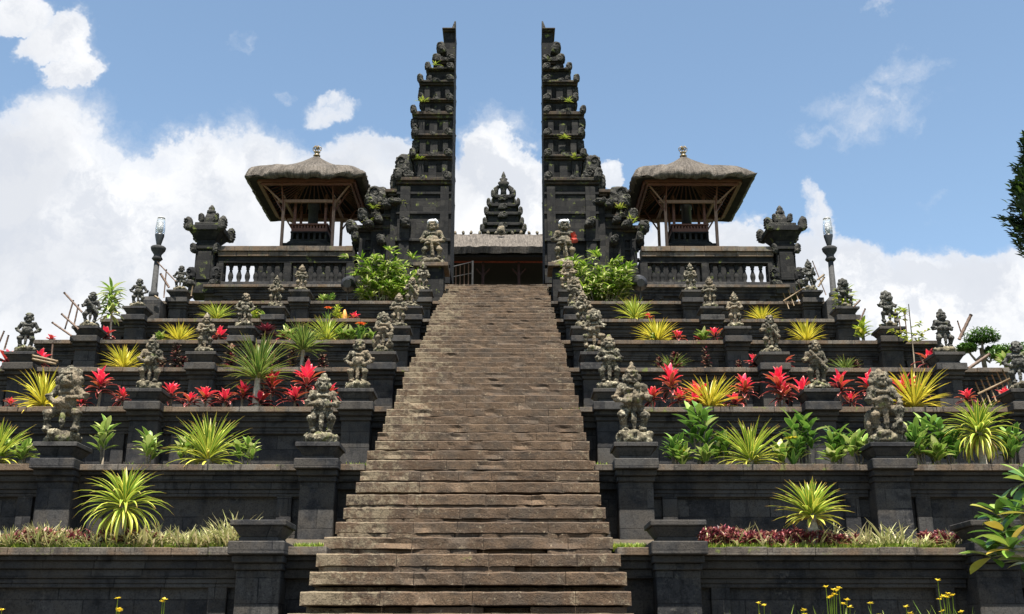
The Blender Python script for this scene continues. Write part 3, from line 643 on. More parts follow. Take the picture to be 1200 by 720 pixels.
# ------------------------------------------------------------------ split gate
GY = 38.3; GIN = 1.765                                        # inner faces at CX -/+ GIN
def gate_half(side):
    sname = 'left' if side < 0 else 'right'
    root = thing('split_gate_half', (CX + side * GIN, GY, TZ[8]), label='%s half of the towering black stone split gate' % sname, cat='split gate', group='halves of the split gate')
    def U(px, py):                                       # distance outwards from the inner face, height above the court
        X, Z = at(px, py, GY); return (CX - GIN) - X, Z - TZ[8]
    def X(u): return side * u
    def bx(m, u0, u1, y0, y1, z0, z1, r=.5): m.box(min(X(u0), X(u1)), max(X(u0), X(u1)), y0, y1, z0, z1, r)
    def fr(m, u0, u1, y0, y1, z0, U0, U1, y2, y3, z1):
        if side > 0: m.frustum(u0, u1, y0, y1, z0, U0, U1, y2, y3, z1)
        else: m.frustum(-u1, -u0, y0, y1, z0, -U1, -U0, y2, y3, z1)
    zz = lambda py: U(531, py)[1]; uu = lambda px, py: U(px, py)[0]
    # (outer px at bottom, outer px at top, y bottom, y top) of each storey's body; depth shrinks upwards
    tiers = [(464, 466, 334, 217), (488, 484, 211, 188), (492, 487, 184, 163), (490, 485, 160, 140), (497, 494, 134, 121), (497, 493, 119, 101), (506, 502, 98, 84), (513, 512, 84, 76), (521, 520.5, 74, 38)]
    depth = [2.5, 2.3, 2.15, 2.0, 1.8, 1.7, 1.45, 1.2, .95]
    body = MB(); ledges = MB(); orn = []
    prev_top = None
    for n, (xb, xt, yb, yt) in enumerate(tiers):
        dpt = depth[n]; f0 = (2.5 - dpt) * .5; f1 = f0 + dpt
        zq = lambda py: at(531, py, GY + f0)[1] - TZ[8]; uq = lambda px, py: (CX - GIN) - at(px, py, GY + f0)[0]
        z0, z1 = zq(yb), zq(yt)
        fr(body, 0, uq(xb, yb) - (.05 if n else 0), f0 + .06, f1, z0 - .02 if n == 0 else prev_top, 0, uq(xt, yt), f0 + .0, f1, z1)
        # recessed panel frame on the front
        w = uq(xt, yt)
        if n in (1, 2, 3, 4, 5):
            bx(body, w * .12, w * .26, f0 - .07, f0 + .1, z0 + .05, z1 - .06); bx(body, w * .72, w * .88, f0 - .07, f0 + .1, z0 + .05, z1 - .06)
            bx(body, w * .40, w * .60, f0 - .05, f0 + .1, z0 + .05, z1 - .10)
        # cornice of two slabs above the body
        e = uq(xt, yt)
        nxt = at(531, tiers[n + 1][2], GY + (2.5 - depth[n + 1]) * .5)[1] - TZ[8] if n + 1 < len(tiers) else z1 + .12
        hh = max(.07, nxt - z1)
        ledges = MB(); bx(ledges, -.0, e + .05, f0 - .10, f1 + .08, z1 + .001, z1 + hh * .45); bx(ledges, .0, e + .07, f0 - .18, f1 + .14, z1 + hh * .45 + .001, z1 + hh)
        prev_top = z1 + hh; ledges.obj('cornice', 'gate_ledge_stone', root, .02)
        # corner stones: inner, outer, both faces
        for yy in (f0 - .10, f1 + .04):
            if n < 8: orn.append(((e + .02, yy, z1 + hh + (.10 if n else .16)), (.12 if n else .16, .14, .19 if n else .26)))
            if n < 8: orn.append(((.17, yy, z1 + hh + .10), (.15, .12, .16))); orn.append(((e * .55, yy, z1 + hh + .02), (.14, .09, .09)))
    # lower storey: pilasters, bands, a carved panel
    zb, zt = zz(334), zz(217); w0 = uu(466, 217)
    for (a, b_) in ((.10, .42), (w0 - .5, w0 - .12)): bx(body, a, b_, -.10, .12, zb, zt - .1)
    for q in (.18, .42, .70, .9): bx(body, 0.0, w0 + .03, -.05 if q > .5 else -.14, .1, zb + (zt - zb) * q, zb + (zt - zb) * q + .10)
    bx(body, .0, w0 + .18, -.20, 2.6, zb, zb + .35); bx(body, .0, w0 + .1, -.12, 2.55, zb + .351, zb + .6)
    # tip
    z0 = prev_top + .002; z1 = at(531, 25, GY + .9)[1] - TZ[8]; tip = MB()
    fr(tip, 0, .20, .82, 1.3, z0, 0, .05, .88, 1.1, z1); tip.obj('spire_tip', 'ornament_stone', root, .01)
    # big ornaments along the stepped outer edge (px centre, radii px)
    for (px, py, rx, ry) in ((517, 57, 5.5, 8), (512, 70, 5.5, 6), (513, 79, 5, 4), (504, 84, 4.5, 5), (503, 93, 3.5, 6), (498.5, 101, 4.5, 5), (494.5, 110, 4, 10), (496, 124, 4.5, 6), (489.5, 137, 4, 5), (486, 146, 4.5, 8), (487, 158, 5, 6), (487, 172, 4, 9),
                             (483, 186, 6, 5), (473, 194, 9.5, 13), (478, 206, 7, 6), (462, 215, 4.5, 11), (470, 219, 5, 6)):
        f_ = .25 if py > 190 else (.4 if py > 130 else .62 if py > 90 else .8); X_, z = at(px, py, GY + f_); u = CX - GIN - X_; z -= TZ[8]; s_ = .034
        for yy in (f_, 2.5 - f_): orn.append(((u, yy, z), (rx * s_, .22, ry * s_)))
    # wings
    wing = MB(); wl = MB()
    def W_(pxo, py_top, y0, y1, ledge=(5, .1)):
        u, z = U(pxo, py_top); bx(wing, w0 - .15, u, y0, y1, zb - .02, z)
        bx(wl, w0 + .02, u + .10, y0 - .10, y1 + .1, z + .001, z + .10); bx(wl, w0 + .02, u + .22, y0 - .2, y1 + .18, z + .101, z + .24)
    W_(458, 229, .12, 2.35); W_(449, 243, .25, 2.2); W_(434, 256, .33, 2.1); W_(419, 268, .42, 2.0)
    for z_ in (.55, 1.1, 1.5, 1.9): bx(wing, w0 - .1, uu(418, 268) + .04, .34 - .03 * (z_ < 1), .6, zb + z_, zb + z_ + .09)
    for (a, b_) in ((uu(444, 260), uu(452, 260) * 1), (uu(420, 260) - .25, uu(420, 260))): bx(wing, min(a, b_), max(a, b_), .32, .6, zb + .1, zb + 1.95)
    bx(wing, w0, uu(414, 300), .25, 2.2, zb, zb + .5)
    for (px, py, rx, ry, ry_) in ((441, 226, 13, 14, .5), (434, 234, 7, 8, .2), (452, 238, 6, 6, .15), (424.5, 249, 6.5, 9, .35), (411, 263, 6.5, 8, .3), (431, 262, 6, 5, .1), (462, 236, 9, 4, .1), (415, 274, 4.5, 7, .35), (443, 256, 5, 5, .2), (446, 280, 5, 6, .15), (475, 263, 6, 6, -.1)):
        u, z = U(px, py); orn.append(((u, ry_, z), (rx * .0325, .30, ry * .0325)))
        if rx > 6: orn.append(((u, 2.0, z), (rx * .0325, .26, ry * .0325)))
    body.obj('tower', 'gate_stone', root, .012);
    wing.obj('wing_wall', 'gate_stone', root, .012); wl.obj('wing_ledges', 'gate_ledge_stone', root, .02)
    for n_, (c, r) in enumerate(orn):
        m = MB(); m.carved((X(c[0]), c[1], c[2]), r, side, n_ + (50 if side > 0 else 0)); m.obj('carved_stone', 'ornament_stone', root)
    # small ferns rooted on the ledges
    for i in range(9):
        px, py = random.choice(((515, 77), (500, 120), (500, 163), (505, 213), (520, 213), (470, 240), (440, 245), (425, 262), (490, 187), (430, 258)))
        u, z = U(px + random.uniform(-6, 6), py); f = MB()
        for j in range(12): f.leaf((X(u), .0, z), random.uniform(-pi, 0.3), random.uniform(.2, 1.3), random.uniform(.15, .38), .035, 1.2, 3, random.uniform(.5, 1))
        f.obj('fern_tuft', 'leaf_grass', root)
for s in (-1, 1): gate_half(s)

# ------------------------------------------------------------------ corner towers of the top wall
def corner_tower(side):
    X = at(240, 300, 36.4)[0] if side < 0 else at(921, 300, 36.4)[0]; Yc = 36.75
    root = thing('corner_tower', (X, Yc, TZ[8] - .3), label='carved stone corner tower with crown finial at the %s end of the balustrade' % ('left' if side < 0 else 'right'), cat='stone tower', group='corner towers of the top wall')
    Z = lambda py: at(600, py, Yc - .4)[1] - (TZ[8] - .3)
    m = MB(); m.box(-.46, .46, -.46, .46, 0, Z(332)); m.box(-.34, .34, -.34, .34, Z(332), Z(290)); m.box(-.24, .24, -.40, .40, Z(328), Z(295)); m.obj('shaft', 'gate_stone', root, .015)
    m = MB(); m.box(-.42, .42, -.42, .42, Z(292), Z(286)); m.box(-.34, .34, -.34, .34, Z(286), Z(281)); m.frustum(-.34, .34, -.34, .34, Z(281), -.56, .56, -.56, .56, Z(272)); m.box(-.62, .62, -.62, .62, Z(272), Z(266)); m.obj('cornice', 'gate_stone', root, .015)
    m = MB(); m.box(-.44, .44, -.44, .44, Z(266), Z(261)); m.box(-.28, .28, -.28, .28, Z(261), Z(254)); m.frustum(-.20, .20, -.2, .2, Z(254), -.12, .12, -.12, .12, Z(246)); m.obj('roof_tiers', 'ornament_stone', root, .02)
    for sx in (-1, 1):
        for sy in (-1, 1):
            m = MB(); m.carved((sx * .62, sy * .6, Z(265)), (.15, .14, .27), sx, sx + sy); m.obj('corner_stone', 'ornament_stone', root)
            m = MB(); m.carved((sx * .42, sy * .4, Z(291)), (.11, .12, .19), sx, sx + sy + 3); m.obj('corner_stone', 'ornament_stone', root)
            m = MB(); m.carved((sx * .27, sy * .27, Z(254)), (.10, .10, .19), sx, sx + sy + 6); m.obj('corner_stone', 'ornament_stone', root)
        m = MB(); m.carved((sx * .44, -.30, Z(320)), (.17, .14, .25), sx, sx + 9); m.obj('scroll', 'gate_stone', root)
        m = MB(); m.carved((sx * .45, -.35, Z(332)), (.2, .2, .13), sx, sx + 12); m.obj('scroll', 'ornament_stone', root)
    m = MB(); m.lathe([(.13, Z(248)), (.17, Z(246)), (.16, Z(243)), (.09, Z(242)), (.12, Z(240.5)), (.10, Z(239)), (.03, Z(236))], (0, 0, 0), 12); m.obj('finial', 'ornament_stone', root)
for s in (-1, 1): corner_tower(s)

# ------------------------------------------------------------------ balustrades
def balustrade(side):
    a, b = (at(257, 295, 36.5)[0], at(414, 295, 36.5)[0]) if side < 0 else (at(751, 295, 36.5)[0], at(905, 295, 36.5)[0])
    z0 = TZ[8]; Z = lambda py: at(600, py, 36.4)[1]
    root = thing('balustrade', (a, 36.4, z0), label='dark stone balustrade with turned balusters %s of the split gate' % ('left' if side < 0 else 'right'), cat='balustrade', group='balustrades on the top wall')
    def L(o): o.location = (-a, -36.4, -z0); return o
    m = MB(); block_run(m, a, b, 36.28, 36.95, Z(295.5), Z(289.5), .4, .8); block_run(m, a, b, 36.34, 36.9, Z(301), Z(295.7), .4, .8); L(m.obj('top_rail', 'cap_stone', root, .01))
    m = MB(); m.box(a, b, 36.42, 36.8, Z(308), Z(301.2)); L(m.obj('frieze', 'gate_stone', root, .01))
    m = MB(); m.box(a, b, 36.34, 36.88, z0 - .05, Z(331)); L(m.obj('bottom_rail', 'wall_stone', root, .01))
    n = int((b - a) / .287); zt, zb = Z(308), Z(331); h = zt - zb
    for i in range(n):
        x = a + (i + .5) * (b - a) / n; m = MB()
        m.lathe([(.085, 0), (.085, .10 * h), (.055, .13 * h), (.095, .30 * h), (.098, .42 * h), (.06, .58 * h), (.045, .70 * h), (.07, .74 * h), (.06, .80 * h), (.085, .88 * h), (.085, h)], (x, 36.6, zb), 10)
        L(m.obj('baluster', 'gate_stone', root))
    if True:
        xs = [a + .08, b - .08] + [a + (b - a) * q for q in ((.52,) if side < 0 else (.48,))]
        for x in xs:
            m = MB(); m.box(x - .13, x + .13, 36.42, 36.84, zb + .003, zt - .003); L(m.obj('post', 'gate_stone', root, .01))
    return root
for s in (-1, 1): balustrade(s)

# ------------------------------------------------------------------ thatched pavilions
def pavilion(side):
    YF = 38.0
    pxa, pxb = (284, 428) if side < 0 else (742, 887)
    xa = at(pxa, 205, YF)[0]; xb = at(pxb, 205, YF)[0]; hw = (xb - xa) / 2; cx = (xa + xb) / 2; cy = YF + hw
    zf = TZ[8]; ze = at(600, 206, YF)[1] - zf; za = at(600, 182, cy)[1] - zf
    root = thing('thatched_pavilion', (cx, cy, zf), label='small open wooden pavilion with thick thatched roof %s of the split gate' % ('left' if side < 0 else 'right'), cat='pavilion', group='thatched pavilions flanking the gate')
    def ring(m, hw_, z, n=40, rough=0.0, pw=.16):
        idx = []
        for i in range(n):
            t = 2 * pi * i / n + .0001; c, s = cos(t), sin(t)
            x = math.copysign(abs(c) ** pw if abs(c) > abs(s) else abs(c) ** .9 * 1.0, c); y = math.copysign(abs(s) ** .9, s)
            k = 1 / max(abs(c), abs(s)); x, y = c * k, s * k
            rr = max(abs(x), abs(y)); cr = (abs(x) * abs(y)) ** 6; x *= 1 - .02 * cr; y *= 1 - .02 * cr
            q = Vector((x * 3, y * 3, z * 2)); d = rough * noise.noise(q * 1.3) * .7 + rough * .6 * noise.noise(q * 4) + rough * .5 * noise.noise(q * 11)
            sag = -.05 * cr * (hw_ / hw) ** 2
            m.v.append((x * hw_ * (1 + d * .12), y * hw_ * (1 + d * .12), z + d * .3 - (0 if pw else 0) + sag)); idx.append(len(m.v) - 1)
        return idx
    def skin(m, rings):
        for A, B in zip(rings, rings[1:]):
            n = len(A)
            for i in range(n): m.face((A[i], A[(i + 1) % n], B[(i + 1) % n], B[i]), .5, None, True)
    m = MB(); H = za - ze; zr_ = lambda q: ze + .46 + (1 - q) * hw * .43 + (max(0, .62 - q) / .62) ** 2.2 * (H - .46 - hw * .43)
    rs = [ring(m, hw * .93, ze - .02, 160, .3), ring(m, hw * .985, ze + .02, 160, .45), ring(m, hw * 1.005, ze + .10, 160, .45), ring(m, hw * .985, ze + .22, 160, .35), ring(m, hw * .94, ze + .37, 160, .25), ring(m, hw * .90, ze + .47, 160, .2)] + [ring(m, hw * q, zr_(q), 160, .16 * q) for q in (.8, .7, .55, .4, .3, .2, .12, .05)] + [ring(m, .03, za, 160)]
    skin(m, rs); m.face(rs[-1]); roof_ = m.obj('thatch_roof', 'thatch_radial', root)
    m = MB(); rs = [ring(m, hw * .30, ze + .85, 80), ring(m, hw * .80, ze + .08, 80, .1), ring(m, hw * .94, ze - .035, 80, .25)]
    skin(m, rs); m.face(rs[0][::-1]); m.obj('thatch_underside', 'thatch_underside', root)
    # eave frame: double beams
    fh = hw * .79; zf_ = ze + .02
    m = MB()
    for s in (-1, 1):
        m.box(-fh, fh, s * fh - .05, s * fh + .05, zf_ - .06, zf_ + .10); m.box(s * fh - .05, s * fh + .05, -fh + .051, fh - .051, zf_ - .06, zf_ + .10)
        m.box(-fh * .95, fh * .95, s * fh * .94 - .04, s * fh * .94 + .04, zf_ - .16, zf_ - .061); m.box(s * fh * .94 - .04, s * fh * .94 + .04, -fh * .94 + .041, fh * .94 - .041, zf_ - .16, zf_ - .061)
    fr_ = m.obj('eave_frame', 'wood_red', root, .006)
    for i in range(11):                                # rafters
        q = -fh + (i + .5) * 2 * fh / 11
        for s in (-1, 1):
            m = MB(); m.tube([(q, s * fh, zf_ + .06), (q * .25, s * .25, ze + .95)], .028, 5); m.obj('rafter', 'wood_red', fr_)
            m = MB(); m.tube([(s * fh, q, zf_ + .06), (s * .25, q * .25, ze + .95)], .028, 5); m.obj('rafter', 'wood_red', fr_)
    pw = .98; zb = .30
    for sx in (-1, 1):
        for sy in (-1, 1):
            m = MB(); m.box(sx * pw - .055, sx * pw + .055, sy * pw - .055, sy * pw + .055, zb, ze - .55); post_ = m.obj('post', 'wood_pale', root, .01)
            m = MB(); m.frustum(sx * pw - .11, sx * pw + .11, sy * pw - .11, sy * pw + .11, 0, sx * pw - .08, sx * pw + .08, sy * pw - .08, sy * pw + .08, zb); m.obj('post_base', 'wall_stone', post_, .01)
            for dx, dy in ((1, 0), (0, 1)):
                m = MB(); m.tube([(sx * pw, sy * pw, ze - .95), (sx * (pw + .55 * dx), sy * (pw + .55 * dy), ze - .05)], .035, 5); m.obj('brace', 'wood_red', root)
            m = MB(); m.tube([(sx * pw, sy * pw, ze - .6), (sx * fh * .97, sy * fh * .97, zf_ - .02)], .04, 6); m.obj('hip_strut', 'wood_pale', root)
    m = MB()
    for s in (-1, 1):
        m.box(-pw - .25, pw + .25, s * pw - .05, s * pw + .05, ze - .55, ze - .43); m.box(s * pw - .05, s * pw + .05, -pw - .25, pw + .25, ze - .43, ze - .32)
    m.obj('ring_beam', 'wood_pale', root, .008)
    # inner shrine bench with pierced panels
    zc = at(600, 287, cy - .75)[1] - zf; ztp = at(600, 262, cy - .75)[1] - zf; zm = (zc + ztp) / 2
    m = MB(); m.box(-1.9, 1.9, -1.15, 1.6, 0, zc - .25); m.box(-.95, .95, -.95, .95, zc - .25, zc); m.frustum(-.86, .86, -.86, .86, zc, -.74, .74, -.74, .74, zc + .16); m.obj('plinth', 'gate_stone', root, .01)
    m = MB(); m.box(-.72, .72, -.72, .72, zc + .16, zc + .24); m.box(-.72, .72, -.72, .72, zm + .06, zm + .12); 
    for i in range(7):
        q = -.66 + i * .22
        for s in (-1, 1): m.box(q - .045, q + .045, s * .66 - .03, s * .66 + .03, zc + .24, zm + .06); m.box(s * .66 - .03, s * .66 + .03, q - .045, q + .045, zc + .24, zm + .06)
    m.obj('pierced_base', 'gate_stone', root, .006)
    m = MB(); m.box(-.74, .74, -.74, .74, ztp - .06, ztp)
    for i in range(12):
        q = -.66 + i * .12
        for s in (-1, 1): m.box(q - .035, q + .035, s * .66 - .02, s * .66 + .02, zm + .12, ztp - .06); m.box(s * .66 - .02, s * .66 + .02, q - .035, q + .035, zm + .12, ztp - .06)
    for s in (-1, 1): m.box(-.7, .7, s * .66 - .015, s * .66 + .015, zm + .12, zm + .27)
    m.obj('pierced_panel', 'wood_red', root)
    for sx in (-1, 1):
        for sy in (-1, 1):
            m = MB(); m.box(sx * .60 - .05, sx * .60 + .05, sy * .60 - .05, sy * .60 + .05, ztp, ze - .05); m.obj('shrine_post', 'wood_red', root, .01)
    m = MB(); m.lathe([(.20, ztp + .001), (.20, ztp + .9), (.24, ztp + .92), (.24, ze - .1)], (.0, 0, 0), 14); m.obj('hanging_drum' if True else '', 'lamp_grey' if side < 0 else 'black_metal', root)
    # gilt crown on the roof's peak
    m = MB(); m.lathe([(.16, 0), (.19, .05), (.13, .10), (.11, .20), (.17, .24), (.10, .28)], (0, 0, za - .06), 12)
    for i in range(6):
        a = i * pi / 3; c, s = cos(a), sin(a); z = za + .2
        m.tube([(c * .08, s * .08, z), (c * .20, s * .20, z + .10), (c * .21, s * .21, z + .22), (c * .12, s * .12, z + .30), (c * .05, s * .05, z + .26)], .026, 6)
    m.ell((0, 0, za + .42), (.06, .06, .10)); o = m.obj('roof_crown', 'gold', roof_); o.scale = (.8, .8, .8); o.location = (0, 0, za * .2 - .03)
for s in (-1, 1): pavilion(s)

# ------------------------------------------------------------------ hall and shrine tower behind the gate
def hall():
    Ye = 46.0; zf = TZ[8]; Z = lambda py, Y=46.0: at(600, py, Y)[1]
    root = thing('thatched_hall', (CX, 48.6, zf), label='wide wooden hall with thatched roof and red beam seen through the gate', cat='hall')
    def L(o): o.location = (-CX, -48.6, -zf); return o
    x0, x1 = CX - 5.2, CX + 5.2; zb, zt = Z(297), Z(290); zr = Z(275, 48.4)
    m = MB(); b = 0
    n = 60
    prof = [(46.0, zb), (45.9, zt), (46.3, zt + .12), (47.3, zt + (zr - zt) * .5), (48.4, zr), (49.8, zt + (zr - zt) * .5), (51.2, zt), (51.2, zb), (48.6, zr - .5)]
    for i in range(n + 1):
        x = x0 + (x1 - x0) * i / n
        for (y, z) in prof: m.v.append((x, y + .05 * noise.noise((x * 2, y, z)), z + .07 * noise.noise((x * 3, y * 2, z))))
    N = len(prof)
    for i in range(n):
        for c in range(N): c2 = (c + 1) % N; m.face((i * N + c, (i + 1) * N + c, (i + 1) * N + c2, i * N + c2), .5, None, c not in (0, 7, 8))
    m.face(list(range(N))); m.face([n * N + c for c in range(N)][::-1]); L(m.obj('thatch_roof', 'thatch', root))
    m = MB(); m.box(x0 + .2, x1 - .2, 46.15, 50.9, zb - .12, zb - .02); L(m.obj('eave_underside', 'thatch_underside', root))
    m = MB(); m.box(x0 + .4, x1 - .4, 46.7, 46.86, Z(307, 46.7), Z(300, 46.7)); m.box(x0 + .4, x1 - .4, 50.2, 50.36, Z(307, 46.7), Z(300, 46.7)); L(m.obj('red_beam', 'beam_red', root, .01))
    for px in (478, 522, 566, 608, 652, 694):
        x = at(px, 315, 46.8)[0]
        m = MB(); m.box(x - .06, x + .06, 46.72, 46.84, zf, Z(307.3, 46.7)); m.tube([(x, 46.78, Z(317)), (x - .3, 46.78, Z(308.5))], .04, 5); m.tube([(x, 46.78, Z(317)), (x + .3, 46.78, Z(308.5))], .04, 5); L(m.obj('post', 'wood_dark', root, .01))
    m = MB(); m.box(x0 + .3, x1 - .3, 50.0, 50.15, zf, Z(307)); L(m.obj('back_wall', 'wood_dark', root))
    m = MB(); m.box(x0 + .3, x1 - .3, 46.9, 50, zf - .1, zf + .35); L(m.obj('floor_platform', 'wood_dark', root))
    for i in range(9):
        x = x0 + .9 + i * 1.1; m = MB(); m.box(x - .3, x + .3, 49.8, 49.97, zf + .8, Z(307) - .5); L(m.obj('carved_panel', 'wood_red', root, .01))
    for i in range(26):                                 # ridge crest ornaments
        x = x0 + .3 + i * (x1 - x0 - .6) / 25; m = MB(); m.ell((x, 48.4, zr + .08), (.08, .06, .10), None, 8, 6, .6, 9); L(m.obj('ridge_ornament', 'statue_stone', root))
    xr = at(587, 270, 47.9)[0]; m = MB(); m.ell((xr, 47.9, zr + .0), (.20, .08, .26), None, 16, 10, .2, 8); m.ell((xr, 47.82, zr), (.13, .08, .15), None, 12, 8); L(m.obj('ridge_medallion', 'statue_stone', root))
hall()
def shrine_tower():
    Yc = 62.0; X0 = at(590, 250, Yc)[0]; zf = TZ[8]; Z = lambda py: at(600, py, Yc - 1)[1] - zf; k = Yc * 1.08 / F_PX
    root = thing('shrine_tower', (X0, Yc, zf), label='black tiered stone shrine tower rising behind the hall roof', cat='shrine tower')
    tiers = [(25, 300, 272), (22, 271, 263), (20.5, 262, 250), (17.5, 249, 239), (12.5, 237, 227)]
    for n, (w, yb, yt) in enumerate(tiers):
        w = w * k; m = MB(); m.box(-w * .85, w * .85, -w * .85, w * .85, 0 if n == 0 else Z(yb), Z(yt) - .12); m.obj('tier', 'gate_stone', root, .02)
        m = MB(); m.box(-w, w, -w, w, Z(yt) - .12, Z(yt) + .02); m.box(-w * .9, w * .9, -w * .9, w * .9, Z(yt) + .02, Z(yt) + .12); m.obj('cornice', 'gate_stone', root, .02)
        for sx in (-1, 1):
            for sy in (-1, 1):
                m = MB(); m.carved((sx * w * .97, sy * w * .97, Z(yt) + .14), (.13, .13, .27), sx, n + sy); m.obj('corner_stone', 'ornament_stone', root)
        m = MB(); m.carved((0, -w * .98, Z(yt) - .12), (.26, .10, .20), 1, n); m.obj('face_carving', 'ornament_stone', root)
    for sx in (-1, 1):
        m = MB(); m.tube([(sx * .15, 0, Z(227)), (sx * .48, 0, Z(222)), (sx * .46, 0, Z(214)), (sx * .28, 0, Z(211))], [.12, .17, .18, .12], 8); m.obj('horn', 'ornament_stone', root)
    m = MB(); m.lathe([(.22, Z(227)), (.17, Z(216)), (.26, Z(211)), (.36, Z(207)), (.14, Z(206)), (.26, Z(202.5)), (.10, Z(201.5)), (.15, Z(199)), (.03, Z(193.5))], (0, 0, 0), 14); m.obj('finial', 'ornament_stone', root)
shrine_tower()
# slanting handrail in the gate opening
r_ = thing('handrail', (at(554, 332, 41)[0], 41, TZ[8]), label='pale metal handrail with balusters inside the gate, left of the opening', cat='handrail')
xp, zp = at(554, 306, 41); xl, zl = at(522, 315, 41)
def LL(o): o.location = (-r_.location[0], -41, -TZ[8]); return o
m = MB(); m.box(xp - .035, xp + .035, 40.97, 41.03, TZ[8] - .02, zp); LL(m.obj('end_post', 'lamp_grey', r_))
m = MB(); m.tube([(xl, 41, zl), (xp, 41, zp - .05)], .03, 6); m.tube([(xl, 41, zl - .42), (xp, 41, zp - .52)], .02, 6); LL(m.obj('rail', 'lamp_grey', r_))
for i in range(6):
    q = (i + .5) / 6.5; x = xl + (xp - xl) * q; zt = zl + (zp - .05 - zl) * q; m = MB(); m.tube([(x, 41, TZ[8] + .02), (x, 41, zt)], .022, 5); LL(m.obj('rail_baluster', 'wood_pale', r_))
m = MB()
for i in range(9): m.ell((xl + .25 + i * .09, 41.0, TZ[8] + .12 + .06 * (i % 3)), (.07, .04, .07), None, 8, 6, .4, 9)
LL(m.obj('gilt_scrollwork', 'gold', r_))

# ------------------------------------------------------------------ lamp posts
def lamp(side):
    px = 180 if side < 0 else 977
    Yc = TY[7] - .15; X = at(px, 345, Yc)[0]; Z = lambda py: at(600, py, Yc)[1]; zb = TZ[7] - .25
    root = thing('lamp_post', (X, Yc, zb), label='tall grey stone lamp post with glass lantern at the %s end of the upper terraces' % ('left' if side < 0 else 'right'), cat='lamp post', group='lamp posts')
    k = lambda py: Z(py) - zb
    m = MB(); m.box(-.36, .36, -.36, .36, -1.2, .12); m.frustum(-.30, .30, -.30, .30, .12, -.2, .2, -.2, .2, .28); m.obj('foot', 'pillar_stone', root, .01)
    m = MB(); m.lathe([(.15, .28), (.155, .45), (.10, .50), (.085, k(303))], (0, 0, 0), 4 if False else 10); m.obj('shaft', 'lamp_grey', root)
    m = MB(); m.lathe([(.12, k(306)), (.17, k(304)), (.12, k(301)), (.12, k(299)), (.22, k(294)), (.24, k(291)), (.21, k(290))], (0, 0, 0), 14); m.obj('capital', 'lamp_grey', root)
    m = MB(); m.lathe([(.055, k(290)), (.07, k(288)), (.145, k(277)), (.145, k(275.5))], (0, 0, 0), 14); lan = m.obj('lantern', 'black_metal', root)
    m = MB(); m.lathe([(.142, k(275.4)), (.15, k(268)), (.125, k(259)), (.11, k(257))], (0, 0, 0), 14); m.obj('glass_globe', 'lamp_glass', lan)
    m = MB(); m.lathe([(.06, k(275)), (.06, k(272)), (.075, k(271.5)), (.075, k(262)), (.03, k(261))], (0, 0, 0), 10); m.obj('bulb_holder', 'grey_metal', lan)
    m = MB(); m.lathe([(.118, k(257)), (.118, k(256)), (.06, k(255))], (0, 0, 0), 14); m.obj('lantern_cap', 'grey_metal', lan)
for s in (-1, 1): lamp(s)

# floodlights
def floodlight(px, py, k, side):
    Yc = TY[7] + .75; X, Z = at(px, py, Yc)
    root = thing('floodlight', (X, Yc, TZ[7] - .05), label='round black floodlight beside the %s palm bush below the balustrade' % ('left' if side < 0 else 'right'), cat='floodlight', group='floodlights')
    z = Z - TZ[7] + .05
    m = MB(); m.tube([(0, 0, 0), (0, 0, z - .15)], .025, 6); m.obj('stand', 'black_metal', root)
    m = MB(); m.tube([(0, -.22, z - .06), (0, .05, z + .02), (0, .22, z + .07)], [.13, .25, .27], 16); m.obj('housing', 'black_metal', root)
    m = MB(); m.tube([(0, .222, z + .071), (0, .235, z + .076)], [.23, .23], 16); m.obj('lens', 'lamp_glass', root)
floodlight(408, 333, 7, -1); floodlight(750, 332, 7, 1)

# ------------------------------------------------------------------ plants
def spiky(mat, nleaf, L, w, trunk, droop, seed, dead=0, up=.15):
    def f():
        R = random.Random(seed); root = thing('spiky_plant', (0, 0, 0))
        m = MB(); 
        m.tube([(0, 0, -.05), (R.uniform(-.02, .02), 0, trunk * .5), (0, 0, max(.05, trunk))], [.07 if trunk > .2 else .05, .06, .045], 8); m.obj('trunk', 'pale_bark', root)
        m = MB()
        for i in range(nleaf):
            t = i / nleaf; az = i * 2.399 + R.uniform(-.3, .3); el = pi / 2 - up - t * (1.25 + droop) + R.uniform(-.12, .12)
            LL_ = L * (.80 + .35 * sin(t * pi)) * R.uniform(.85, 1.1)
            z = trunk + .04 - t * .12 * (1 if trunk > .15 else .3)
            m.leaf((cos(az) * .02, sin(az) * .02, z), az, el, LL_, w * R.uniform(.8, 1.15), (.25 + droop * 1.1) * (.3 + t) + R.uniform(0, .25), 6, min(1, max(0, t * .75 + R.uniform(-.15, .3))), .22, .3, .45, power=1.6)
        m.obj('leaves', mat, root)
        if dead:
            m = MB()
            for i in range(dead):
                az = R.random() * 6.28; m.leaf((0, 0, trunk - .05), az, R.uniform(-.9, -.2), L * R.uniform(.4, .7), w, .9, 5, R.random())
            m.obj('dead_leaves', 'leaf_dead', root)
        return root
    return f
SP = {'green_trunk': Kind(spiky('leaf_spiky_green', 105, .66, .042, .56, .12, 1, 4)), 'yellow': Kind(spiky('leaf_spiky_yellow', 85, .66, .045, .06, .15, 2, 7)), 'yellow2': Kind(spiky('leaf_spiky_yellow', 70, .70, .05, .08, .32, 3, 7)),
      'mixed': Kind(spiky('leaf_spiky_mixed', 90, .72, .045, .16, .30, 4, 3)), 'droop': Kind(spiky('leaf_spiky_mixed', 120, .58, .050, .56, 1.0, 5, 12)), 'fan': Kind(spiky('leaf_spiky_mixed', 90, .42, .05, .42, .30, 6, 2)), 'green_low': Kind(spiky('leaf_spiky_green', 70, .62, .04, .05, .15, 7, 7))}
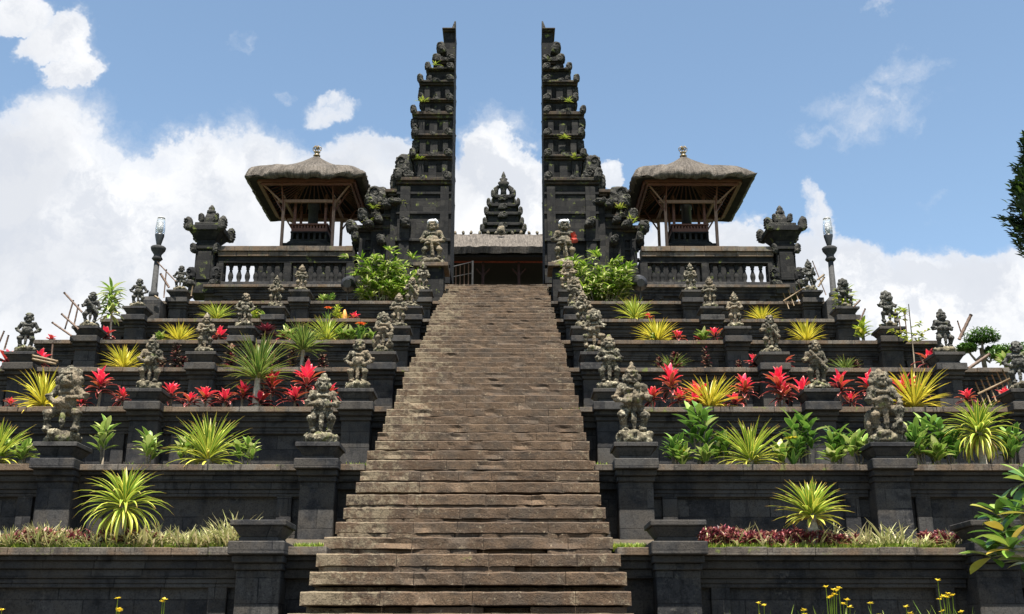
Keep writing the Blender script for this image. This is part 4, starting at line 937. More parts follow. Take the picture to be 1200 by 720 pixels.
SPL = {'green_trunk': 'green spiky plant on a bare trunk', 'yellow': 'low yellow stiff-leaved spiky plant', 'yellow2': 'spreading golden spiky plant', 'mixed': 'yellow-edged green spiky plant', 'droop': 'spiky plant with drooping striped leaves', 'fan': 'fan-headed green spiky plant on a trunk', 'green_low': 'low green spiky plant'}
used_labels = {}
def place(kind_table, labels, kind, k, px, py, size, cat, group, dy=None, rz=None, sdef=1.0):
    """a plant whose foot stands on terrace k; px = where its foot shows, size = height scale"""
    dq = (dy if dy is not None else .95); Yp = TY[k] + .26 + dq * .28
    X = at(px, py, Yp)[0]; side = 'left' if X < CX else 'right'
    PLN.append((kind_table, labels, kind, k, X, Yp, size, cat, group, side, rz if rz is not None else random.uniform(0, 6.28)))
PLN = []
def G(k): return {1: 640, 2: 543, 3: 476, 4: 430, 5: 398, 6: 373, 7: 352, 8: 333, 0: 720}[k]
def sp(kind, k, px, size=1.0, dy=None): place(SP, SPL, kind, k, px, G(k), size, 'spiky plant', 'spiky plants on the terraces', dy)
for a in (('droop', 1, 140, .86), ('fan', 1, 954, 1.04), ('mixed', 2, 243, 1.0, 1.3), ('mixed', 2, -6, 1.0), ('mixed', 2, 880, .92, 1.0), ('droop', 2, 1152, 1.02, .7),
          ('yellow2', 3, 50, 1.0), ('green_trunk', 3, 300, 1.12, .7), ('yellow', 3, 832, 1.02), ('yellow', 3, 1072, 1.12), ('yellow', 4, 145, .8), ('yellow', 4, 500, .01),
          ('green_trunk', 4, 354, 1.0, .7), ('green_low', 4, 787, .7), ('green_low', 4, 990, .62), ('yellow', 5, 210, .85), ('mixed', 5, 383, .85), ('yellow', 5, 770, .95), ('yellow', 5, 945, .85),
          ('mixed', 6, 254, .78), ('mixed', 6, 744, .92), ('yellow', 6, 893, .78), ('green_low', 6, 300, .45), ('yellow', 6, 400, .4)):
    if a[3] > .1: sp(*a)

def cordyline(mat, n, L, w, stem, seed, squat=0.0):
    def f():
        R = random.Random(seed); root = thing('red_cordyline', (0, 0, 0))
        m = MB(); m.tube([(0, 0, -.04), (.01, 0, stem * .5), (0, 0, stem)], [.022, .02, .018], 6); m.obj('stem', 'bark', root)
        m = MB()
        for i in range(n):
            t = i / n; az = i * 2.399 + R.uniform(-.3, .3); el = 1.45 - t * (1.5 + squat) + R.uniform(-.15, .15)
            z = stem * (1.0 - .45 * t); col = 1.0 - t * 1.35 + R.uniform(-.12, .15)
            m.leaf((0, 0, z), az, el, L * R.uniform(.75, 1.1) * (.75 + .35 * t), w * R.uniform(.8, 1.1), .5 + t * .6, 5, min(1, max(0, col)), .2, .5, .3)
        m.obj('leaves', mat, root)
        return root
    return f
CD = {'red': Kind(cordyline('leaf_red', 22, .30, .078, .30, 1)), 'red2': Kind(cordyline('leaf_red', 18, .34, .080, .24, 2)), 'red3': Kind(cordyline('leaf_red', 26, .30, .078, .42, 5)), 'maroon': Kind(cordyline('leaf_maroon', 36, .36, .085, .28, 3, -.2)), 'redsmall': Kind(cordyline('leaf_red', 16, .22, .08, .12, 4))}
CDL = {'red': 'pink-red cordyline with bronze lower leaves', 'red2': 'crimson cordyline with loose upright leaves', 'red3': 'tall crimson cordyline with tiered leaves', 'maroon': 'dark maroon cordyline rosette', 'redsmall': 'small bright red bromeliad'}
def cd(kind, k, px, size=1.0, dy=None): place(CD, CDL, kind, k, px, G(k), size * (1.15 if k == 3 else 1.1), 'cordyline', 'red cordylines on the terraces', dy)
for a in (('red3', 3, 115, 1.15), ('redsmall', 3, 96, 1.0, .6), ('red', 3, 143, .8, .7), ('red', 3, 199, 1.05), ('red2', 3, 222, .75, .6), ('red', 3, 240, .95), ('red2', 3, 263, .85, .7), ('red', 3, 284, .95), ('red3', 3, 317, 1.1), ('redsmall', 3, 305, 1.2, .6), ('red2', 3, 345, 1.05),
          ('red3', 3, 358, 1.25, 1.5), ('red', 3, 385, .95), ('red', 3, 765, .95), ('red3', 3, 787, 1.15, 1.5), ('red', 3, 797, .85, .7), ('redsmall', 3, 815, 1.2, .6), ('red2', 3, 818, 1.15, 1.6), ('red3', 3, 874, 1.05), ('redsmall', 3, 862, 1.1, .6), ('red3', 3, 914, 1.3), ('red', 3, 920, .9, .6), ('red2', 3, 942, 1.25, 1.4), ('red3', 3, 986, 1.15),
          ('red2', 3, 998, .7, .6), ('red3', 3, 1022, 1.1), ('red2', 3, 1062, 1.35, 1.7), ('red', 3, 1135, .9, 1.5), ('red', 3, 1180, .9, 1.4), ('red2', 3, 12, .5, .7),
          ('maroon', 5, 311, 1.05), ('redsmall', 5, 337, 1.4), ('redsmall', 5, 257, 1.5), ('redsmall', 5, 402, 1.0), ('red2', 5, 838, 1.0), ('redsmall', 5, 795, 1.2, .6), ('redsmall', 4, 886, 1.3, 1.0), ('red2', 4, 886, .85, 1.6), ('red2', 4, 919, .9, 1.5),
          ('red2', 4, 1090, 1.15, .9), ('redsmall', 4, 45, 1.6, .9), ('redsmall', 4, 8, 1.6, .9), ('redsmall', 5, 122, 1.5), ('redsmall', 5, 60, .9), ('redsmall', 6, 310, 1.0), ('redsmall', 5, 820, .9), ('redsmall', 6, 415, 1.0), ('redsmall', 6, 760, 1.0)): cd(*a)

def dark_croton(seed, h):
    def f():
        R = random.Random(seed); root = thing('dark_croton', (0, 0, 0)); m = MB(); m.tube([(0, 0, -.03), (0, 0, h * .9)], [.02, .01], 6); m.obj('stem', 'bark', root)
        m = MB()
        for i in range(120):
            t = i / 120; z = h * (.08 + .92 * t); az = i * 2.399; m.leaf((cos(az) * .03, sin(az) * .03, z), az, R.uniform(-.3, .5) + t * .5, .14 * (1.1 - t * .6) * R.uniform(.8, 1.2), .05, .5, 3, R.random(), .1, .5, .5)
        m.obj('leaves', 'leaf_dark_spot', root); return root
    return f
DC = {'tall': Kind(dark_croton(1, .56)), 'short': Kind(dark_croton(2, .34))}
DCL = {'tall': 'dark conical bromeliad with pale speckles', 'short': 'small dark speckled bromeliad'}
for (kd, px, s_) in (('tall', 205, 1), ('short', 214, .9), ('tall', 270, 1.15), ('tall', 290, .9), ('short', 306, 1), ('tall', 320, .85), ('tall', 342, .9), ('short', 378, 1), ('short', 358, .9), ('short', 190, .8), ('short', 792, 1.2), ('short', 773, .8), ('tall', 828, .85), ('short', 866, .7), ('short', 888, 1.0), ('short', 1003, .7)):
    place(DC, DCL, kd, 4, px, 430, s_, 'bromeliad', 'dark speckled bromeliads', .8)

def broad(mat, seed, stems=3, H=.5):
    def f():
        R = random.Random(seed); root = thing('leafy_shrub', (0, 0, 0)); st = MB(); lf = MB()
        for j in range(stems):
            h = H * R.uniform(.5, 1.0) if j else H; x = R.uniform(-.12, .12) if j else 0; y = R.uniform(-.1, .1) if j else 0
            st.tube([(x * .3, y * .3, -.03), (x, y, h)], [.016, .012], 6)
            for i in range(13):
                t = (i % 7) * .045 + (0 if i < 7 else .48); az = i * 2.399 + R.random() * .5; lf.leaf((x, y, h * (1 - .8 * t)), az, 1.15 - (i % 7) * .13 + R.uniform(-.1, .2), .25 * R.uniform(.75, 1.15), .082, .6, 5, R.random() ** 1.3, .18, .5, .25)
        st.obj('stems', 'bark', root); lf.obj('leaves', mat, root); return root
    return f
BR = {'lime': Kind(broad('leaf_broad', 1, 2, .5)), 'lime2': Kind(broad('leaf_broad', 2, 3, .32)), 'deep': Kind(broad('leaf_deep', 3, 3, .6)), 'deep2': Kind(broad('leaf_deep', 4, 4, .45)), 'low': Kind(broad('leaf_broad', 5, 2, .16)), 'yellow': Kind(broad('leaf_lime', 6, 3, .5))}
BRL = {'lime': 'upright light-green two-tiered shrub', 'lime2': 'bushy light-green leafy shrub', 'deep': 'tall deep-green broad-leaved shrub', 'deep2': 'dense deep-green broad-leaved shrub', 'low': 'small low leafy green plant', 'yellow': 'yellow-green leafy shrub'}
for a in (('lime', 2, 120, 1.2, .8), ('lime2', 2, 172, 1.15, .8), ('lime2', 2, 28, 1.1, .9), ('lime', 2, 0, .7, .8), ('lime2', 2, 217, 1.1, 1.5), ('lime2', 2, 290, 1.05, .8), ('low', 2, 58, .6, .7), ('deep2', 2, 790, 1.0, .9), ('deep', 2, 822, 1.5, 1.4), ('low', 2, 800, 1.0, .7), ('low', 2, 828, 1.2, .7), ('deep2', 2, 845, 1.1, 1.5),
          ('low', 2, 915, 1.3, .7), ('deep', 2, 945, 1.5, 1.2), ('deep2', 2, 932, 1.0, .8), ('deep2', 2, 985, 1.25, .9), ('low', 2, 975, 1.2, .7), ('lime2', 2, 1007, 1.2, .8), ('deep2', 2, 1078, 1.3, .9), ('deep', 2, 1098, 1.5, 1.3), ('deep2', 2, 1115, 1.35, 1.2), ('lime', 2, 1084, .9, .7), ('low', 2, 1100, 1.4, .6), ('deep2', 2, 1185, 1.2, 1.4), ('low', 2, 1060, 1.0, .8),
          ('yellow', 5, 1013, 1.15, .7), ('low', 5, 335, 1.4, .7), ('low', 5, 352, 1.2, .7), ('low', 5, 402, 1.3, .7), ('deep2', 5, 424, .9, .7), ('low', 5, 436, 1.1, .7), ('low', 5, 412, 1.3, .8), ('low', 5, 825, 1.2, .7), ('low', 5, 188, 1.0, .7), ('low', 5, 852, 1.1, .7),
          ('yellow', 6, 395, .8, .7), ('yellow', 6, 297, .8, .8), ('deep2', 7, 388, .7, .8), ('low', 7, 378, 1.0, .7), ('low', 6, 308, 1.0, .7), ('low', 3, 1188, 1.2, 1.2), ('yellow', 4, 30, .9, 1.4), ('low', 5, 765, .9, .7), ('low', 4, 1180, 1.4, .8)):
    place(BR, BRL, a[0], a[1], a[2], G(a[1]), a[3] * (.86 if a[0][:4] == 'deep' else .95), 'shrub', 'leafy shrubs on the terraces', a[4])

# place everything, counting outwards from the stairway so that each label singles out one plant
ORD = ['first', 'second', 'third', 'fourth', 'fifth', 'sixth', 'seventh', 'eighth', 'ninth', 'tenth', 'eleventh', 'twelfth']
groups_ = {}
for p in PLN: groups_.setdefault((id(p[0]), p[2], p[3], p[9]), []).append(p)
for key, ps in groups_.items():
    ps.sort(key=lambda p: abs(p[4] - CX))
    for i, (tab, labs, kind, k, X, Yp, size, cat, group, side, rz) in enumerate(ps):
        if len(ps) == 1: lab = '%s, %s, %s of the stairs' % (labs[kind], TES[k], side)
        else: lab = '%s, %s, %s out from stairs on %s' % (labs[kind], TES[k], ORD[i], side)
        tab[kind].place((X, Yp, TZ[k] + (Yp - TY[k] - .35) * .15), rz, (size * random.uniform(.92, 1.08), size * random.uniform(.9, 1.1), size * random.uniform(.9, 1.14)), lab, cat, group)

# small flowering lilies
def lily(k, px, s_, label, petals='petal_orange'):
    Yp = TY[k] + .42; X = at(px, G(k), Yp)[0]; root = thing('flowering_lily', (X, Yp, TZ[k] - .03), scale=s_, label=label, cat='flower', group='orange lilies')
    m = MB(); m.tube([(0, 0, 0), (.01, 0, .48)], .012, 5); m.obj('stem', 'leaf_deep', root)
    m = MB()
    for i in range(6): m.leaf((0, 0, .47), i * pi / 3, .5, .14, .07, .8, 4, random.random())
    m.obj('petals', petals, root)
    m = MB()
    for i in range(7): m.leaf((0, 0, 0), i * .9, 1.2, .38, .07, .5, 4, random.random())
    m.obj('leaves', 'leaf_deep', root)
lily(5, 422, 1.15, 'orange-red lily flower on a tall stem above the fifth ledge, left of stairs'); lily(6, 384, .95, 'orange lily flower by the upper left balustrade wall'); lily(2, 800, .6, 'pale yellow-pink lily bloom on the second terrace, right of the stairway', 'petal_yellow'); lily(5, 404, .55, 'red flower below the palm bush on the fifth ledge, left')
lily(2, 930, 1.0, 'orange-cream lily bloom beside the tall shrub, second terrace right', 'petal_yellow')
# clay cone ornament
X, _ = at(404, 365, TY[6] + .5); r = thing('clay_cone', (X, TY[6] + .5, TZ[6] - .03), label='small orange clay cone standing on the sixth terrace below the left palm bush', cat='ornament')
m = MB(); m.lathe([(.10, 0), (.11, .06), (.07, .20), (.085, .24), (.05, .36), (.02, .44)], n=12); m.obj('cone', 'orange_paint', r)
m = MB(); m.lathe([(.13, -.02), (.13, .0)], n=12); m.obj('foot', 'cap_stone', r)

# palm bushes beside the gate
def palm_bush(px, side, seed):
    R = random.Random(seed); Yp = TY[7] + .9; X = at(px, 352, Yp)[0]
    root = thing('palm_bush', (X, Yp, TZ[7] - .05), label='large bright green bushy palm %s of the stair top' % ('left' if side < 0 else 'right'), cat='palm', group='palm bushes by the gate')
    st = MB(); lf = MB(); dr = MB()
    for i in range(52):
        a = R.random() * 6.28; r_ = R.random() ** .5 * .55; x, y = cos(a) * r_ * 1.5, sin(a) * r_ * .7; lean = r_ * .6; h = R.uniform(.5, 1.85) * (1.1 - r_ * .4)
        tx, ty = x + cos(a) * lean * 1.1, y + sin(a) * lean * .6
        st.tube([(x * .6, y * .6, 0), (x, y, h * .5), (tx, ty, h)], [.025, .018, .012], 5)
        for j in range(5):                                # fans of leaflets on the cane
            z = h * (1 - j * .16); q = R.random() * 6.28; px_, py_ = tx * (1 - j * .1), ty * (1 - j * .1)
            cx_, cy_, cz_ = px_ + cos(q) * .16, py_ + sin(q) * .16, z + .1
            for l in range(10):
                az = q + (l - 4.5) * .28; lf.leaf((cx_, cy_, cz_), az, R.uniform(.1, .9), R.uniform(.28, .42), .056, R.uniform(.5, 1.3), 4, R.random(), .15, .4, .5)
    for i in range(16):
        a = R.random() * 6.28; q = (cos(a) * .6, sin(a) * .3, R.uniform(.3, .9)); 
        for l in range(5): dr.leaf(q, a + (l - 2) * .3, R.uniform(-.5, .3), .3, .04, 1, 4, R.random())
    st.obj('canes', 'bark', root); lf.obj('fronds', 'leaf_palm', root); dr.obj('dry_fronds', 'leaf_striped', root)
palm_bush(452, -1, 3); palm_bush(706, 1, 8)

# slender leafy trees -------------------------------------------------------
def slender(k, px_foot, px_top, py_top, label, seed, nwh=1, crown=.35, mat='leaf_lime', dy=.8, L=.32, n=26):
    R = random.Random(seed); Yp = TY[k] + dy; X = at(px_foot, G(k), Yp)[0]; Xt, Zt = at(px_top, py_top, Yp); root = thing('slender_tree', (X, Yp, TZ[k] - .03), label=label, cat='young tree', group='slender young trees on the terraces')
    h = Zt - TZ[k]; d = Xt - X; m = MB(); m.tube([(0, 0, 0), (d * .4, 0, h * .5), (d, 0, h)], [.03, .024, .02], 6); m.obj('trunk', 'pale_bark', root)
    m = MB()
    for w in range(nwh):
        z = h - w * crown * .8; 
        for i in range(n):
            t = i / n; az = i * 2.399; m.leaf((d * (z / h), 0, z - t * .1), az, 1.1 - t * 1.5 + R.uniform(-.2, .2), L * R.uniform(.8, 1.1), .085, .8, 5, R.random(), .18, .5, .2)
    m.obj('crown', mat, root)
slender(5, 130, 131, 340, 'slender young tree with a pale stem and leafy crown near the left lamp post', 1, 3, .35, 'leaf_broad', L=.44)
slender(6, 992, 989, 345, 'yellow-green leafy dracaena below the right lamp post', 2, 3, .28, 'leaf_lime', L=.42, n=30)
def sapling(px, py, Yp, zf, h, label, seed):
    R = random.Random(seed); X = at(px, py, Yp)[0]; root = thing('sapling', (X, Yp, zf), label=label, cat='young tree'); st = MB(); lf = MB(); st.tube([(0, 0, 0), (.03, 0, h)], [.02, .01], 6)
    for i in range(13):
        z = h * R.uniform(.45, 1); a = R.choice((0, pi)) + R.uniform(-.7, .7); L = R.uniform(.25, .55) * (1.3 - z / h * .6); e = (cos(a) * L, sin(a) * L, z + .12); st.tube([(.02, 0, z), e], .006, 4)
        for j in range(9):
            q = Vector((.02, 0, z)).lerp(Vector(e), (j + 2) / 10); lf.leaf(q, R.random() * 6.28, R.uniform(-.4, .6), .13, .055, .5, 3, R.random())
    st.obj('branches', 'bark', root); lf.obj('leaves', 'leaf_lime', root)
sapling(1068, 398, TY[4] + 2.2, TZ[4], 2.15, 'thin wispy sapling rising between two statues on the right terraces', 4)

# clipped bonsai-like trees at the right
def cloud_tree(px, py, Yc, clumps, label, seed):
    R = random.Random(seed); X, Z = at(px, py, Yc); zg = 4.5; root = thing('clipped_tree', (X, Yc, zg), label=label, cat='tree', group='clipped trees beyond the right terraces')
    lf = MB(); st = MB(); st.tube([(.25, 0, 0), (.1, 0, (Z - zg) * .5), (0, 0, Z - zg)], [.11, .08, .05], 7)
    for (dx, dz, rx, rz_) in clumps:
        cx_, cz_ = dx, Z - zg + dz; st.tube([(0, 0, Z - zg - .2), (dx * .5, 0, cz_ - .25), (dx, 0, cz_)], [.05, .035, .02], 6)
        for i in range(1100):
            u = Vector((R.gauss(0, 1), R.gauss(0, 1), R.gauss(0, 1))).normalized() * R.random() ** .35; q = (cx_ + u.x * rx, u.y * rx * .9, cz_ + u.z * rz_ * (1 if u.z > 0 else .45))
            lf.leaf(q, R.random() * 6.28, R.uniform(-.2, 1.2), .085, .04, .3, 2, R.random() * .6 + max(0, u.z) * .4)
    st.obj('trunk', 'bark', root); lf.obj('crown', 'leaf_bonsai', root)
cloud_tree(1150, 408, 25.0, [(0.05, .22, .42, .28), (-.35, -.05, .25, .15), (.30, -.1, .25, .12)], 'clipped rounded tree with bare branches behind the fourth ledge at right', 3)
cloud_tree(1178, 422, 24.0, [(0, .10, .38, .25), (.45, .12, .4, .25)], 'low clipped green dome of foliage at the right edge of the fourth ledge', 4)
def conifer():
    R = random.Random(5); Yc = 24.0; X, Zc = at(1236, 262, Yc); zg = 4.6
    root = thing('conifer_tree', (X, Yc, zg), label='dark green conifer crown reaching in at the right edge of the sky', cat='conifer')
    st = MB(); st.tube([(.1, 0, 0), (0, 0, (Zc - zg) * .5), (0, 0, Zc - zg + 2.0)], [.22, .16, .03], 8); lf = MB()
    zc = Zc - zg
    for i in range(620):
        t = R.random(); z = zc - 1.55 + 3.9 * t; prof = 1.22 * (min(1, (t + .02) / .33) ** .7) * (1 - max(0, t - .33) / .72) ** .6; a = R.random() * 6.28; rr = prof * R.uniform(.35, .94) * (1 + .12 * sin(a * 5 + z * 4))
        tip = Vector((cos(a) * rr, sin(a) * rr, z + .25 * rr)); base = Vector((cos(a) * rr * .5, sin(a) * rr * .5, z - .1))
        if i % 4 == 0: st.tube([(0, 0, z - .25), base], .02, 4)
        for j in range(22):
            q = base.lerp(tip, R.uniform(.1, 1)) + Vector((R.gauss(0, .05), R.gauss(0, .05), R.gauss(0, .05)))
            lf.leaf(q, a + R.uniform(-.9, .9), R.uniform(.1, 1.2), R.uniform(.13, .25), .09, .2, 2, R.random() ** 1.6)
    st.obj('trunk', 'bark', root); lf.obj('crown', 'leaf_conifer', root)
conifer()
# near frangipani at the right edge
def frangipani():
    R = random.Random(12); Yc = 11.3; root = thing('frangipani_tree', (at(1252, 700, Yc)[0], Yc, TZ[0] - .05), label='glossy broad-leaved frangipani branch at the lower right edge, nearest plant', cat='tree')
    ox = root.location[0]; oz = root.location[2]; st = MB(); lf = MB()
    def P(px, py, dy=0): X, Z = at(px, py, Yc + dy); return Vector((X - ox, dy, Z - oz))
    st.tube([(0, 0, 0), P(1245, 690), P(1232, 640)], [.09, .07, .06], 8)
    tips = [(1176, 622, -.2), (1160, 648, -.1), (1190, 598, .0), (1203, 560, .1), (1185, 640, -.4), (1212, 600, -.3), (1208, 655, .2), (1222, 580, .3), (1170, 602, .2)]
    for (x, y, d) in tips:
        a = P(1232, 640); b = P(x, y, d); mid = a.lerp(b, .5) + Vector((0, 0, -.05)); st.tube([a, mid, b], [.045, .032, .022], 7)
        for i in range(13):
            t = i / 13; az = i * 2.399 + R.random(); lf.leaf(b + Vector((R.uniform(-.02, .02), 0, -t * .06)), az, .95 - t * 1.2 + R.uniform(-.2, .2), R.uniform(.24, .36), .115, .5, 6, R.random(), .12, .6, .12, roll=R.uniform(-.4, .4))
    st.obj('branches', 'pale_bark', root); lf.obj('leaves', 'leaf_plumeria', root)
frangipani()

# ------------------------------------------------------------------ ground cover
def bed(name, x0, x1, y0, y1, z, n, fn, mat, label=None, seed=0):
    R = random.Random(seed); m = MB()
    for i in range(n): fn(m, R, R.uniform(x0, x1), R.uniform(y0, y1), z)
    o = m.obj(name, mat); o['kind'] = 'stuff'; return o
def striped(m, R, x, y, z):
    s = .8 + 1.1 * max(0, noise.noise((x * 1.6, y, 3)) + .3)
    for j in range(7): m.leaf((x, y, z), R.random() * 6.28, R.uniform(.6, 1.4), R.uniform(.16, .36) * s, .026, R.uniform(.3, 1.1), 4, R.random())
def purple(m, R, x, y, z):
    if noise.noise((x * .9, 7.7, 1)) < -.34: return
    h = R.uniform(.02, .27) * (.75 + .5 * noise.noise((x * 1.3, y, 9))) + .03; m.tube([(x, y, z), (x, y, z + h)], .005, 3, R.random())
    
    for j in range(6): m.leaf((x, y, z + h), R.random() * 6.28, R.uniform(0, 1.3), R.uniform(.06, .10), .03, .5, 3, R.random())
def grass(m, R, x, y, z):
    for j in range(5): m.leaf((x, y, z), R.random() * 6.28, R.uniform(.8, 1.5), R.uniform(.05, .14), .014, .5, 2, R.random())
y1, z1 = TY[1], TZ[1] - .03
xl0, xl1 = at(-20, 640, y1)[0], at(272, 640, y1)[0]; xr0, xr1 = at(822, 640, y1)[0], at(1146, 640, y1)[0]
bed('striped_ground_cover', xl0, xl1, y1 + .40, y1 + 1.0, z1, 520, striped, 'leaf_striped', seed=1)
bed('striped_ground_cover', xr0, xr1, y1 + .40, y1 + 1.0, z1, 150, striped, 'leaf_striped', seed=2)
bed('purple_ground_cover', xl0, at(180, 640, y1)[0], y1 + .40, y1 + .8, z1, 380, purple, 'leaf_purple', seed=3)
bed('purple_ground_cover', xr0, xr1, y1 + .40, y1 + .95, z1, 1350, purple, 'leaf_purple', seed=4)
bed('grass_fringe', xl0, xl1, y1 + .36, y1 + .6, z1, 1500, grass, 'leaf_grass', seed=5)
bed('grass_fringe', xr0, xr1, y1 + .36, y1 + .6, z1, 2300, grass, 'leaf_grass', seed=6)
bed('grass_patch', at(335, 640, y1)[0], at(386, 640, y1)[0], y1 + .37, y1 + .9, z1, 800, grass, 'leaf_grass', seed=7)
bed('grass_patch', at(720, 640, y1)[0], at(764, 640, y1)[0], y1 + .37, y1 + .9, z1, 800, grass, 'leaf_grass', seed=8)
for (k, a, b) in ((2, 415, 432), (2, 697, 715), (3, 655, 690)):
    bed('grass_patch', at(a, G(k), TY[k])[0], at(b, G(k), TY[k])[0], TY[k] + .36, TY[k] + .7, TZ[k] - .03, 90, grass, 'leaf_grass', seed=k + a)
for k in (2, 3, 4, 5, 6, 7):
    for sd_ in (-1, 1):
        xa, xb = sorted((CX + sd_ * 1.8, CX + sd_ * (HALF[k] - .3))); bed('low_weeds', xa, xb, TY[k] + .36, TY[k] + .5, TZ[k] - .03, 420, lambda m, R, x, y, z: grass(m, R, x, y, z) if noise.noise((x * 1.3, k * 5.1, sd_)) > 0 else None, 'leaf_grass', seed=40 + k * 2 + sd_)
# yellow wildflowers in front of the lowest wall
def wildflower(px, py_top, Yp, label, seed, heads=4, spread=.12):
    R = random.Random(seed); X, Z = at(px, py_top, Yp); zg = TZ[0] - .03; root = thing('yellow_wildflower', (X, Yp, zg), label=label, cat='wildflower', group='yellow wildflowers at the foot of the lowest wall'); st = MB(); fl = MB(); lf = MB(); h = Z - zg
    for i in range(heads):
        dx = R.uniform(-spread, spread) if i else 0; hh = h * (1 if i == 0 else R.uniform(.80, .99)); st.tube([(dx * .2, 0, 0), (dx * .7, 0, hh * .6), (dx, 0, hh)], [.006, .005, .004], 5)
        fl = MB()
        for j in range(9): fl.leaf((dx, 0, hh), j * .7, R.uniform(.1, .9), .038, .022, .3, 2, R.random())
        fl.obj('flower_head', 'petal_yellow', root)
    for i in range(8): lf.leaf((0, 0, 0), R.random() * 6.28, R.uniform(1.1, 1.5), h * R.uniform(.5, .95), .022, .4, 5, R.random())
    st.obj('stems', 'leaf_grass', root); lf.obj('leaves', 'leaf_grass', root)
for i, (px, py, hd, lab) in enumerate(((968, 689, 6, 'tall yellow wildflower clump with several heads, right of centre'), (983, 690, 5, 'yellow wildflower clump just right of the tallest one'), (889, 708, 3, 'low yellow wildflower left of the tall clump'), (942, 716, 2, 'yellow wildflower barely above the lower edge'), (1099, 681, 2, 'single tall yellow wildflower near the frangipani'),
                                       (1111, 697, 6, 'dense yellow wildflower spike beside the frangipani leaves'), (1020, 708, 2, 'thin yellow wildflower right of the tall clump'), (138, 702, 2, 'yellow wildflower in front of the left wall'), (193, 703, 2, 'yellow wildflower second from left wall corner'), (140, 715, 2, 'short yellow wildflower at the lower left'), (2, 716, 2, 'yellow wildflower at the left edge'), (1062, 712, 2, 'short yellow wildflower between the two tall clumps'))):
    wildflower(px, py, 11.2 + (i % 3) * .2, lab, i, hd)
bed('tall_grass_blades', at(60, 720, 11.4)[0], at(320, 720, 11.4)[0], 11.1, 11.7, TZ[0] - .03, 60, lambda m, R, x, y, z: m.leaf((x, y, z), R.random() * 6.28, R.uniform(1.2, 1.5), R.uniform(.45, .72), .02, .3, 5, R.random()), 'leaf_grass', seed=60)
bed('tall_grass_blades', at(820, 720, 11.4)[0], at(1150, 720, 11.4)[0], 11.1, 11.7, TZ[0] - .03, 110, lambda m, R, x, y, z: m.leaf((x, y, z), R.random() * 6.28, R.uniform(1.2, 1.5), R.uniform(.5, .85), .022, .35, 5, R.random()), 'leaf_grass', seed=61)

# ------------------------------------------------------------------ bamboo poles and trellis
def pole(pa, pb, Y, label, mat='old_bamboo', r=.019, dy=0.0):
    a = at(*pa, Y); b = at(*pb, Y + dy); root = bpy.data.objects.new
    m = MB(); d = Vector((b[0] - a[0], dy, b[1] - a[1])); n = 5; pts = []; rs = []
    for i in range(n * 2 + 1):
        t = i / (2 * n); pts.append(tuple(d * t)); rs.append(r * (1.15 if i % 2 == 0 else .95))
    m.tube(pts, rs, 7); o = m.obj('bamboo_pole', mat); o.location = (a[0], Y, a[1]); tag(o, label, 'bamboo pole', 'bamboo poles at the terrace ends')
pole((96, 366), (75, 343), 25.6, 'thick leaning pole rising highest behind a left-end statue', r=.024)
pole((92, 386), (72, 368), 25.6, 'middle leaning pole of three left of a fifth terrace statue', r=.024)
pole((84, 394), (61, 378), 25.6, 'lowest leaning pole of three left of a fifth terrace statue', r=.024)
pole((76, 386), (86, 352), 25.9, 'thin upright cane beside the leaning poles at left'); pole((87, 380), (92, 357), 25.9, 'short thin upright cane beside the leaning poles at left', r=.02)
pole((-1, 402), (5, 388), 23.4, 'thin cane at the left edge above the fourth ledge'); pole((5, 410), (10, 393), 23.4, 'second thin cane at the left edge above the fourth ledge', r=.02)
pole((60, 424), (62, 402), 23.6, 'short brown stake below the fifth ledge at left'); pole((38, 417), (68, 424), 22.9, 'pale pole lying on the fourth ledge by the left statue', 'bamboo', .028)
pole((38, 421), (66, 427), 22.9, 'second pale pole lying on the fourth ledge by the left statue', 'bamboo', .028)
pole((206, 330), (184, 307), 32.0, 'leaning cane between left lamp post and statue, upper one'); pole((198, 337), (188, 321), 32.0, 'leaning cane between left lamp post and statue, lower one', r=.035)
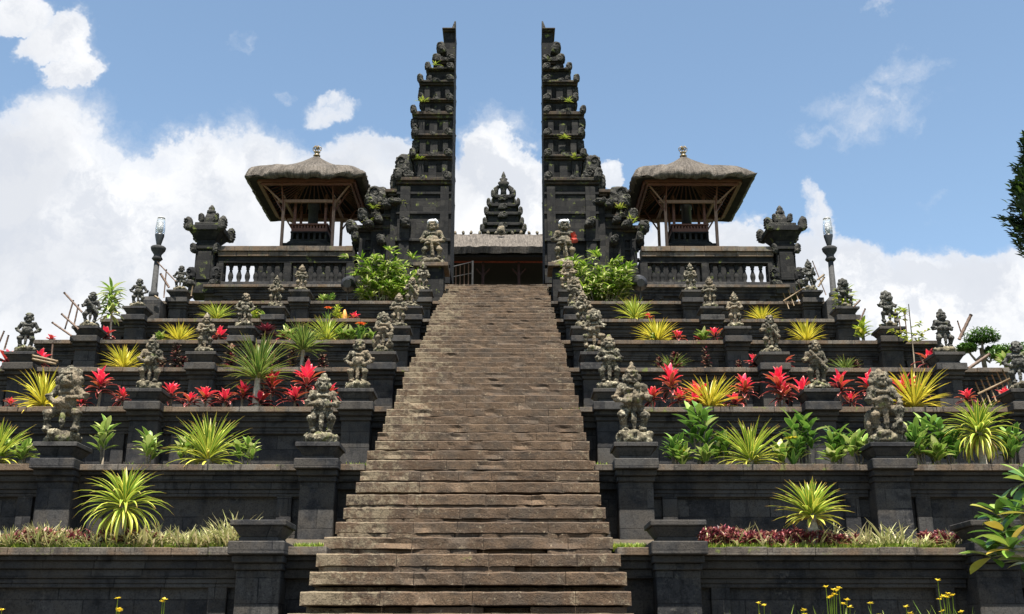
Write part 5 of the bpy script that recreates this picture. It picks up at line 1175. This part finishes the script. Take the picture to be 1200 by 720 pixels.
pole((192, 349), (195, 316), 32.0, 'upright cane right of the left lamp post', r=.02); pole((186, 350), (181, 347), 31.8, 'cane stub at the left lamp post foot', 'bamboo', .03); pole((140, 368), (126, 355), 28.9, 'cane leaning on the sixth ledge behind the slender tree', r=.024)
pole((224, 347), (226, 335), 32.0, 'short pale stake on the seventh ledge at left', 'bamboo', .02)
pole((958, 328), (966, 322), 32.0, 'cane across the right lamp post statue, upper one', 'bamboo', .03); pole((959, 336), (966, 325), 32.0, 'cane across the right lamp post statue, lower one', 'bamboo', .03); pole((968, 346), (952, 306), 32.2, 'thin cane leaning behind the right end statue', r=.015)
pole((1124, 398), (1138, 369), 23.0, 'thick leaning pole right of the right-end fourth terrace statue', r=.035); pole((1128, 395), (1122, 376), 23.1, 'thin cane crossing the thick leaning pole at right', r=.015)
pole((1063, 395), (1060, 366), 25.8, 'thin upright cane left of the wispy sapling', r=.015); pole((1056, 390), (1053, 372), 25.8, 'short cane between statue and sapling', r=.015)
pole((1084, 432), (1078, 416), 23.6, 'brown stake beside a right-end statue pillar', r=.024); pole((1135, 432), (1160, 415), 23.6, 'pole sloping up beside the clipped tree', r=.035); pole((1008, 376), (1014, 362), 28.8, 'cane stub beside the yellow-green dracaena', r=.024); pole((1000, 360), (1008, 352), 28.8, 'short cane above the yellow shrub at right', r=.025)
def trellis(px0, py0, px1, py1, Y, n, label):
    a = at(px0, py0, Y); b = at(px1, py1, Y); root = thing('bamboo_trellis', (a[0], Y, a[1]), label=label, cat='trellis', group='bamboo trellises'); d = Vector((b[0] - a[0], 0, b[1] - a[1]))
    m = MB(); m.tube([(0, 0, 0), tuple(d)], .022, 6); m.obj('rail', 'bamboo', root)
    for i in range(n):
        q = d * ((i + .5) / n); m = MB(); m.tube([(q.x - .06, .03, q.z + .22), (q.x + .08, .03, q.z - .30)], .016, 5); m.obj('slat', 'bamboo', root)
trellis(918, 353, 942, 338, TY[7] - .1, 4, 'small crossed bamboo trellis in front of the right corner tower'); trellis(1146, 462, 1184, 444, TY[3] + .9, 6, 'bamboo trellis among red plants at the right end of the third terrace')
